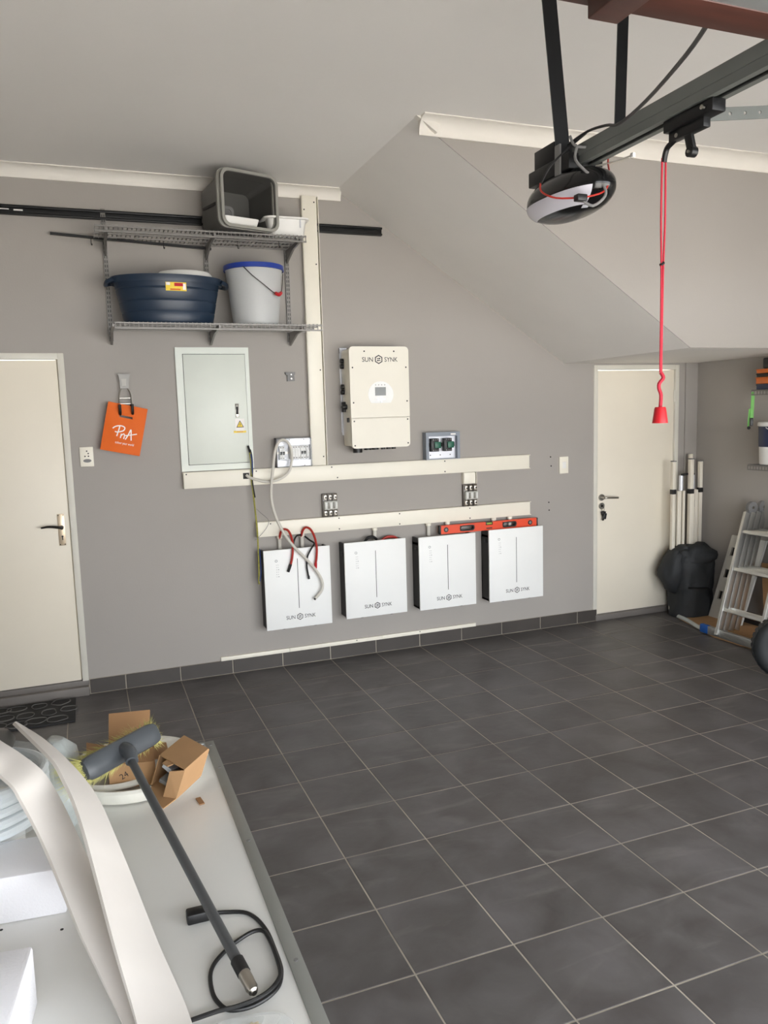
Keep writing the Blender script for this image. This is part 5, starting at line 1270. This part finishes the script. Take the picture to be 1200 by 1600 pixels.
# tilted carton B
t = thing('tilted_carton', (-0.665, -3.17, LZ), 'tipped brown carton with torn open end leaning on the lid rim', 'carton', 'small brown cartons on the lid')
a_, b_, c_, d_ = Vector((-0.715, -3.138, 0.842)), Vector((-0.641, -3.056, 0.852)), Vector((-0.591, -3.176, 0.852)), Vector((-0.664, -3.257, 0.842))
A_, D_, C_, B_ = Vector((-0.741, -3.134, 0.762)), Vector((-0.689, -3.243, 0.764)), Vector((-0.615, -3.160, 0.774)), Vector((-0.667, -3.045, 0.772))
g = G()
sheet(g, [a_, b_, c_, d_], -0.0025); sheet(g, [d_, c_, C_, D_], 0.0025); sheet(g, [a_, b_, B_, A_], 0.0025); sheet(g, [b_, c_, C_, B_], 0.0025); sheet(g, [A_, B_, C_, D_], 0.0025)
g.build('carton_body', CARD, t, smooth=False)
o_ = (a_-b_).normalized(); e_ = (d_-a_).normalized()
g = G(); sheet(g, [A_, D_, D_+o_*0.045-e_*0.012+Vector((0, 0, -0.004)), A_+o_*0.03+e_*0.02+Vector((0, 0, -0.004))], 0.0025); g.build('flap', CARD, t, smooth=False)
g = G(); sheet(g, [d_, D_, D_+o_*0.018-e_*0.045, d_+o_*0.024-e_*0.05+Vector((0, 0, -0.006))], 0.0025); g.build('flap', CARD, t, smooth=False)
g = G(); m_ = a_.lerp(d_, 0.42); o2 = o_*0.022+Vector((0, 0, 0.004)); sheet(g, [m_-e_*0.018, m_+e_*0.018, m_+e_*0.014+o2, m_-e_*0.014+o2], 0.0025); g.build('tab', CARD, t, smooth=False)
t = thing('carton_filling', (-0.66, -3.15, 0.80), 'grey plastic pieces packed inside the tipped carton', 'parts')
cc = (A_+D_+a_+d_)/4-o_*0.030-e_*0.015
G().obox(Matrix.Translation(cc+Vector((0.0, 0.012, 0.004))) @ rot(0.5, 0.2, 0.9), (0.045, 0.03, 0.012), 0.002).build('piece', SILV, t)
G().obox(Matrix.Translation(cc+Vector((-0.006, -0.004, -0.022))) @ rot(0.4, -0.1, 0.8), (0.05, 0.035, 0.012), 0.002).build('piece', GREYP, t)
tag(G().obox(Matrix.Translation((-0.624, -3.198, TZ+0.0022)) @ rot(0, 0, 0.15), (0.013, 0.04, 0.003)).build('cardboard_scrap', CARDD, smooth=False), 'small brown cardboard scrap on the white table', 'scrap')

# broom: pole, head and bristles
t = thing('broom', (-0.81, -3.22, 0.88), 'slate grey broom with yellow-green bristles lying across the cartons', 'broom')
hc = Vector((-0.812, -3.185, 0.893)); hd = Vector((0.165, 0.130, 0.012)).normalized()
hu = Vector((0.1, -1.0, 0.40)).normalized(); hr_ = hd.cross(hu).normalized(); hu = hr_.cross(hd)
HM = Matrix(((hd.x, hr_.x, hu.x, hc.x), (hd.y, hr_.y, hu.y, hc.y), (hd.z, hr_.z, hu.z, hc.z), (0, 0, 0, 1)))
g = G(); rows = []
n = 12
for u in [-0.118, -0.116, -0.108, -0.09, 0, 0.09, 0.108, 0.116, 0.118]:
    s_ = 1.0 if abs(u) < 0.1 else (0.93 if abs(u) < 0.11 else (0.78 if abs(u) < 0.117 else 0.6))
    rows.append([HM @ Vector((u, 0.030*s_*math.copysign(abs(math.cos(2*PI*k_/n))**0.7, math.cos(2*PI*k_/n)), 0.021*s_*math.copysign(abs(math.sin(2*PI*k_/n))**0.7, math.sin(2*PI*k_/n)))) for k_ in range(n)])
g.rings(rows); g.build('head', HEADP, t)
pe = Vector((-0.640, -3.955, 0.742)); ps = hc+hu*0.018
pd = (pe-ps).normalized()
G().tube([hc+hu*0.012, ps+pd*0.02+hu*0.01, ps+pd*0.06], [0.02, 0.02, 0.019, 0.018, 0.017, 0.0165, 0.016, 0.016, 0.016], n=14).build('socket', HEADP, t)
G().cyl(ps+pd*0.03, pe-pd*0.045, 0.0102, n=14).build('pole', POLEM, t)
G().cyl(pe-pd*0.06, pe-pd*0.028, 0.0125, n=14).build('pole_ferrule', BLACK, t)
G().tube([pe-pd*0.03, pe-pd*0.012, pe+pd*0.006, pe+pd*0.018], [0.0115]*5+[0.011]*4+[0.009]*2+[0.005]*2, n=12).build('hanging_end', CHROME, t)
g = G(); rnd = random.Random(11)
for k_ in range(1500):
    u = rnd.uniform(-0.128, 0.128); v = rnd.uniform(-0.026, 0.026)
    base = HM @ Vector((u*0.93, v, -0.012)); lx = u*0.30+rnd.gauss(0, .010)+(0.018 if u > 0.1 else (-0.018 if u < -0.1 else 0)); ly = v*0.6+rnd.gauss(0, .009)
    tip = HM @ Vector((u*0.93+lx*0.9, v+ly, -0.050-rnd.uniform(0, 0.012)))
    dd = (tip-base); s1 = dd.orthogonal().normalized()*0.0010; s2 = dd.cross(s1).normalized()*0.0010
    b0 = [g.bm.verts.new(base+q) for q in (s1, -s1*0.5+s2, -s1*0.5-s2)]; tp = g.bm.verts.new(tip)
    for i in range(3): g.bm.faces.new((b0[i], b0[(i+1) % 3], tp))
for k_ in range(1300):
    e_ = rnd.choice((-1, 1)); base = HM @ Vector((e_*0.108, rnd.uniform(-.02, .02), rnd.uniform(-.016, .006)))
    tip = base+HM.to_3x3() @ Vector((e_*rnd.uniform(0.006, 0.030), rnd.gauss(0, .014), rnd.uniform(-0.045, 0.002)))
    dd = (tip-base); s1 = dd.orthogonal().normalized()*0.0010; s2 = dd.cross(s1).normalized()*0.0010
    b0 = [g.bm.verts.new(base+q) for q in (s1, -s1*0.5+s2, -s1*0.5-s2)]; tp = g.bm.verts.new(tip)
    for i in range(3): g.bm.faces.new((b0[i], b0[(i+1) % 3], tp))
g.build('bristles', BRIST, t, smooth=False, kind='stuff')

# black power cord
t = thing('power_cord', (-0.64, -3.8, TZ), 'black power cord with plug lying in a loop on the white table', 'cord')
c1 = [(-0.671,-3.701,0.7275),(-0.645,-3.703,0.7245),(-0.608,-3.719,0.7245),(-0.590,-3.744,0.7245),(-0.580,-3.776,0.7245),(-0.575,-3.810,0.7245),(-0.574,-3.858,0.7245),(-0.574,-3.897,0.7245),(-0.577,-3.922,0.7245),(-0.588,-3.951,0.7245),(-0.610,-3.971,0.7245),(-0.639,-3.982,0.7245),(-0.664,-3.982,0.7245),(-0.684,-3.974,0.7245),(-0.695,-3.955,0.7245),(-0.702,-3.926,0.7245),(-0.700,-3.882,0.7245),(-0.688,-3.850,0.7245),(-0.662,-3.822,0.7245),(-0.634,-3.802,0.7245),(-0.605,-3.797,0.731),(-0.586,-3.805,0.7335),(-0.580,-3.83,0.7335),(-0.578,-3.878,0.7335),(-0.580,-3.925,0.7335),(-0.588,-3.948,0.7335),(-0.608,-3.968,0.7335),(-0.636,-3.980,0.7335),(-0.672,-3.984,0.7335),(-0.701,-3.982,0.734),(-0.752,-3.977,0.727)]  # cord path traced in image pixels, back-projected to table height
G().tube(c1, 0.0040, n=9).build('flex', BLACK, t)
pg = G().obox(Matrix.Translation((-0.697, -3.700, 0.7315)) @ rot(0, 0, -0.02), (0.046, 0.030, 0.022), 0.004).build('plug', BLACK, t)
G().cyl((-0.676, -3.701, 0.729), (-0.660, -3.702, 0.7275), 0.0085, 0.006, n=10).build('strain_relief', BLACK, t)
G().cyl((-0.752, -3.977, 0.727), (-0.756, -3.9765, 0.727), 0.0035, n=8).build('cut_end', BRASST, t)
# clear bag of screws at the bottom edge
t = thing('parts_bag', (-0.65, -4.05, TZ), 'small clear plastic bag of sandy bits at the bottom edge of table', 'bag')
lv = [(TZ+0.0005, 0.075, 0.055, 0), (TZ+0.008, 0.07, 0.052, 0), (TZ+0.018, 0.05, 0.036, 0), (TZ+0.022, 0.02, 0.02, 0)]
g = G(); g.rings(blob_rows(lv, -0.662, -4.055, 28, 0.006, 4.0)); g.build('film', WRAP, t, ang=60)
g = G(); rnd = random.Random(8)
for k_ in range(14): g.obox(Matrix.Translation((-0.645+rnd.uniform(-.02, .02), -4.045+rnd.uniform(-.02, .02), TZ+0.006+rnd.uniform(0, .006))) @ rot(rnd.random(), rnd.random(), rnd.random()*3), (0.014, 0.005, 0.004), 0.001, 1)
g.build('contents', GLASSY, t, kind='stuff')
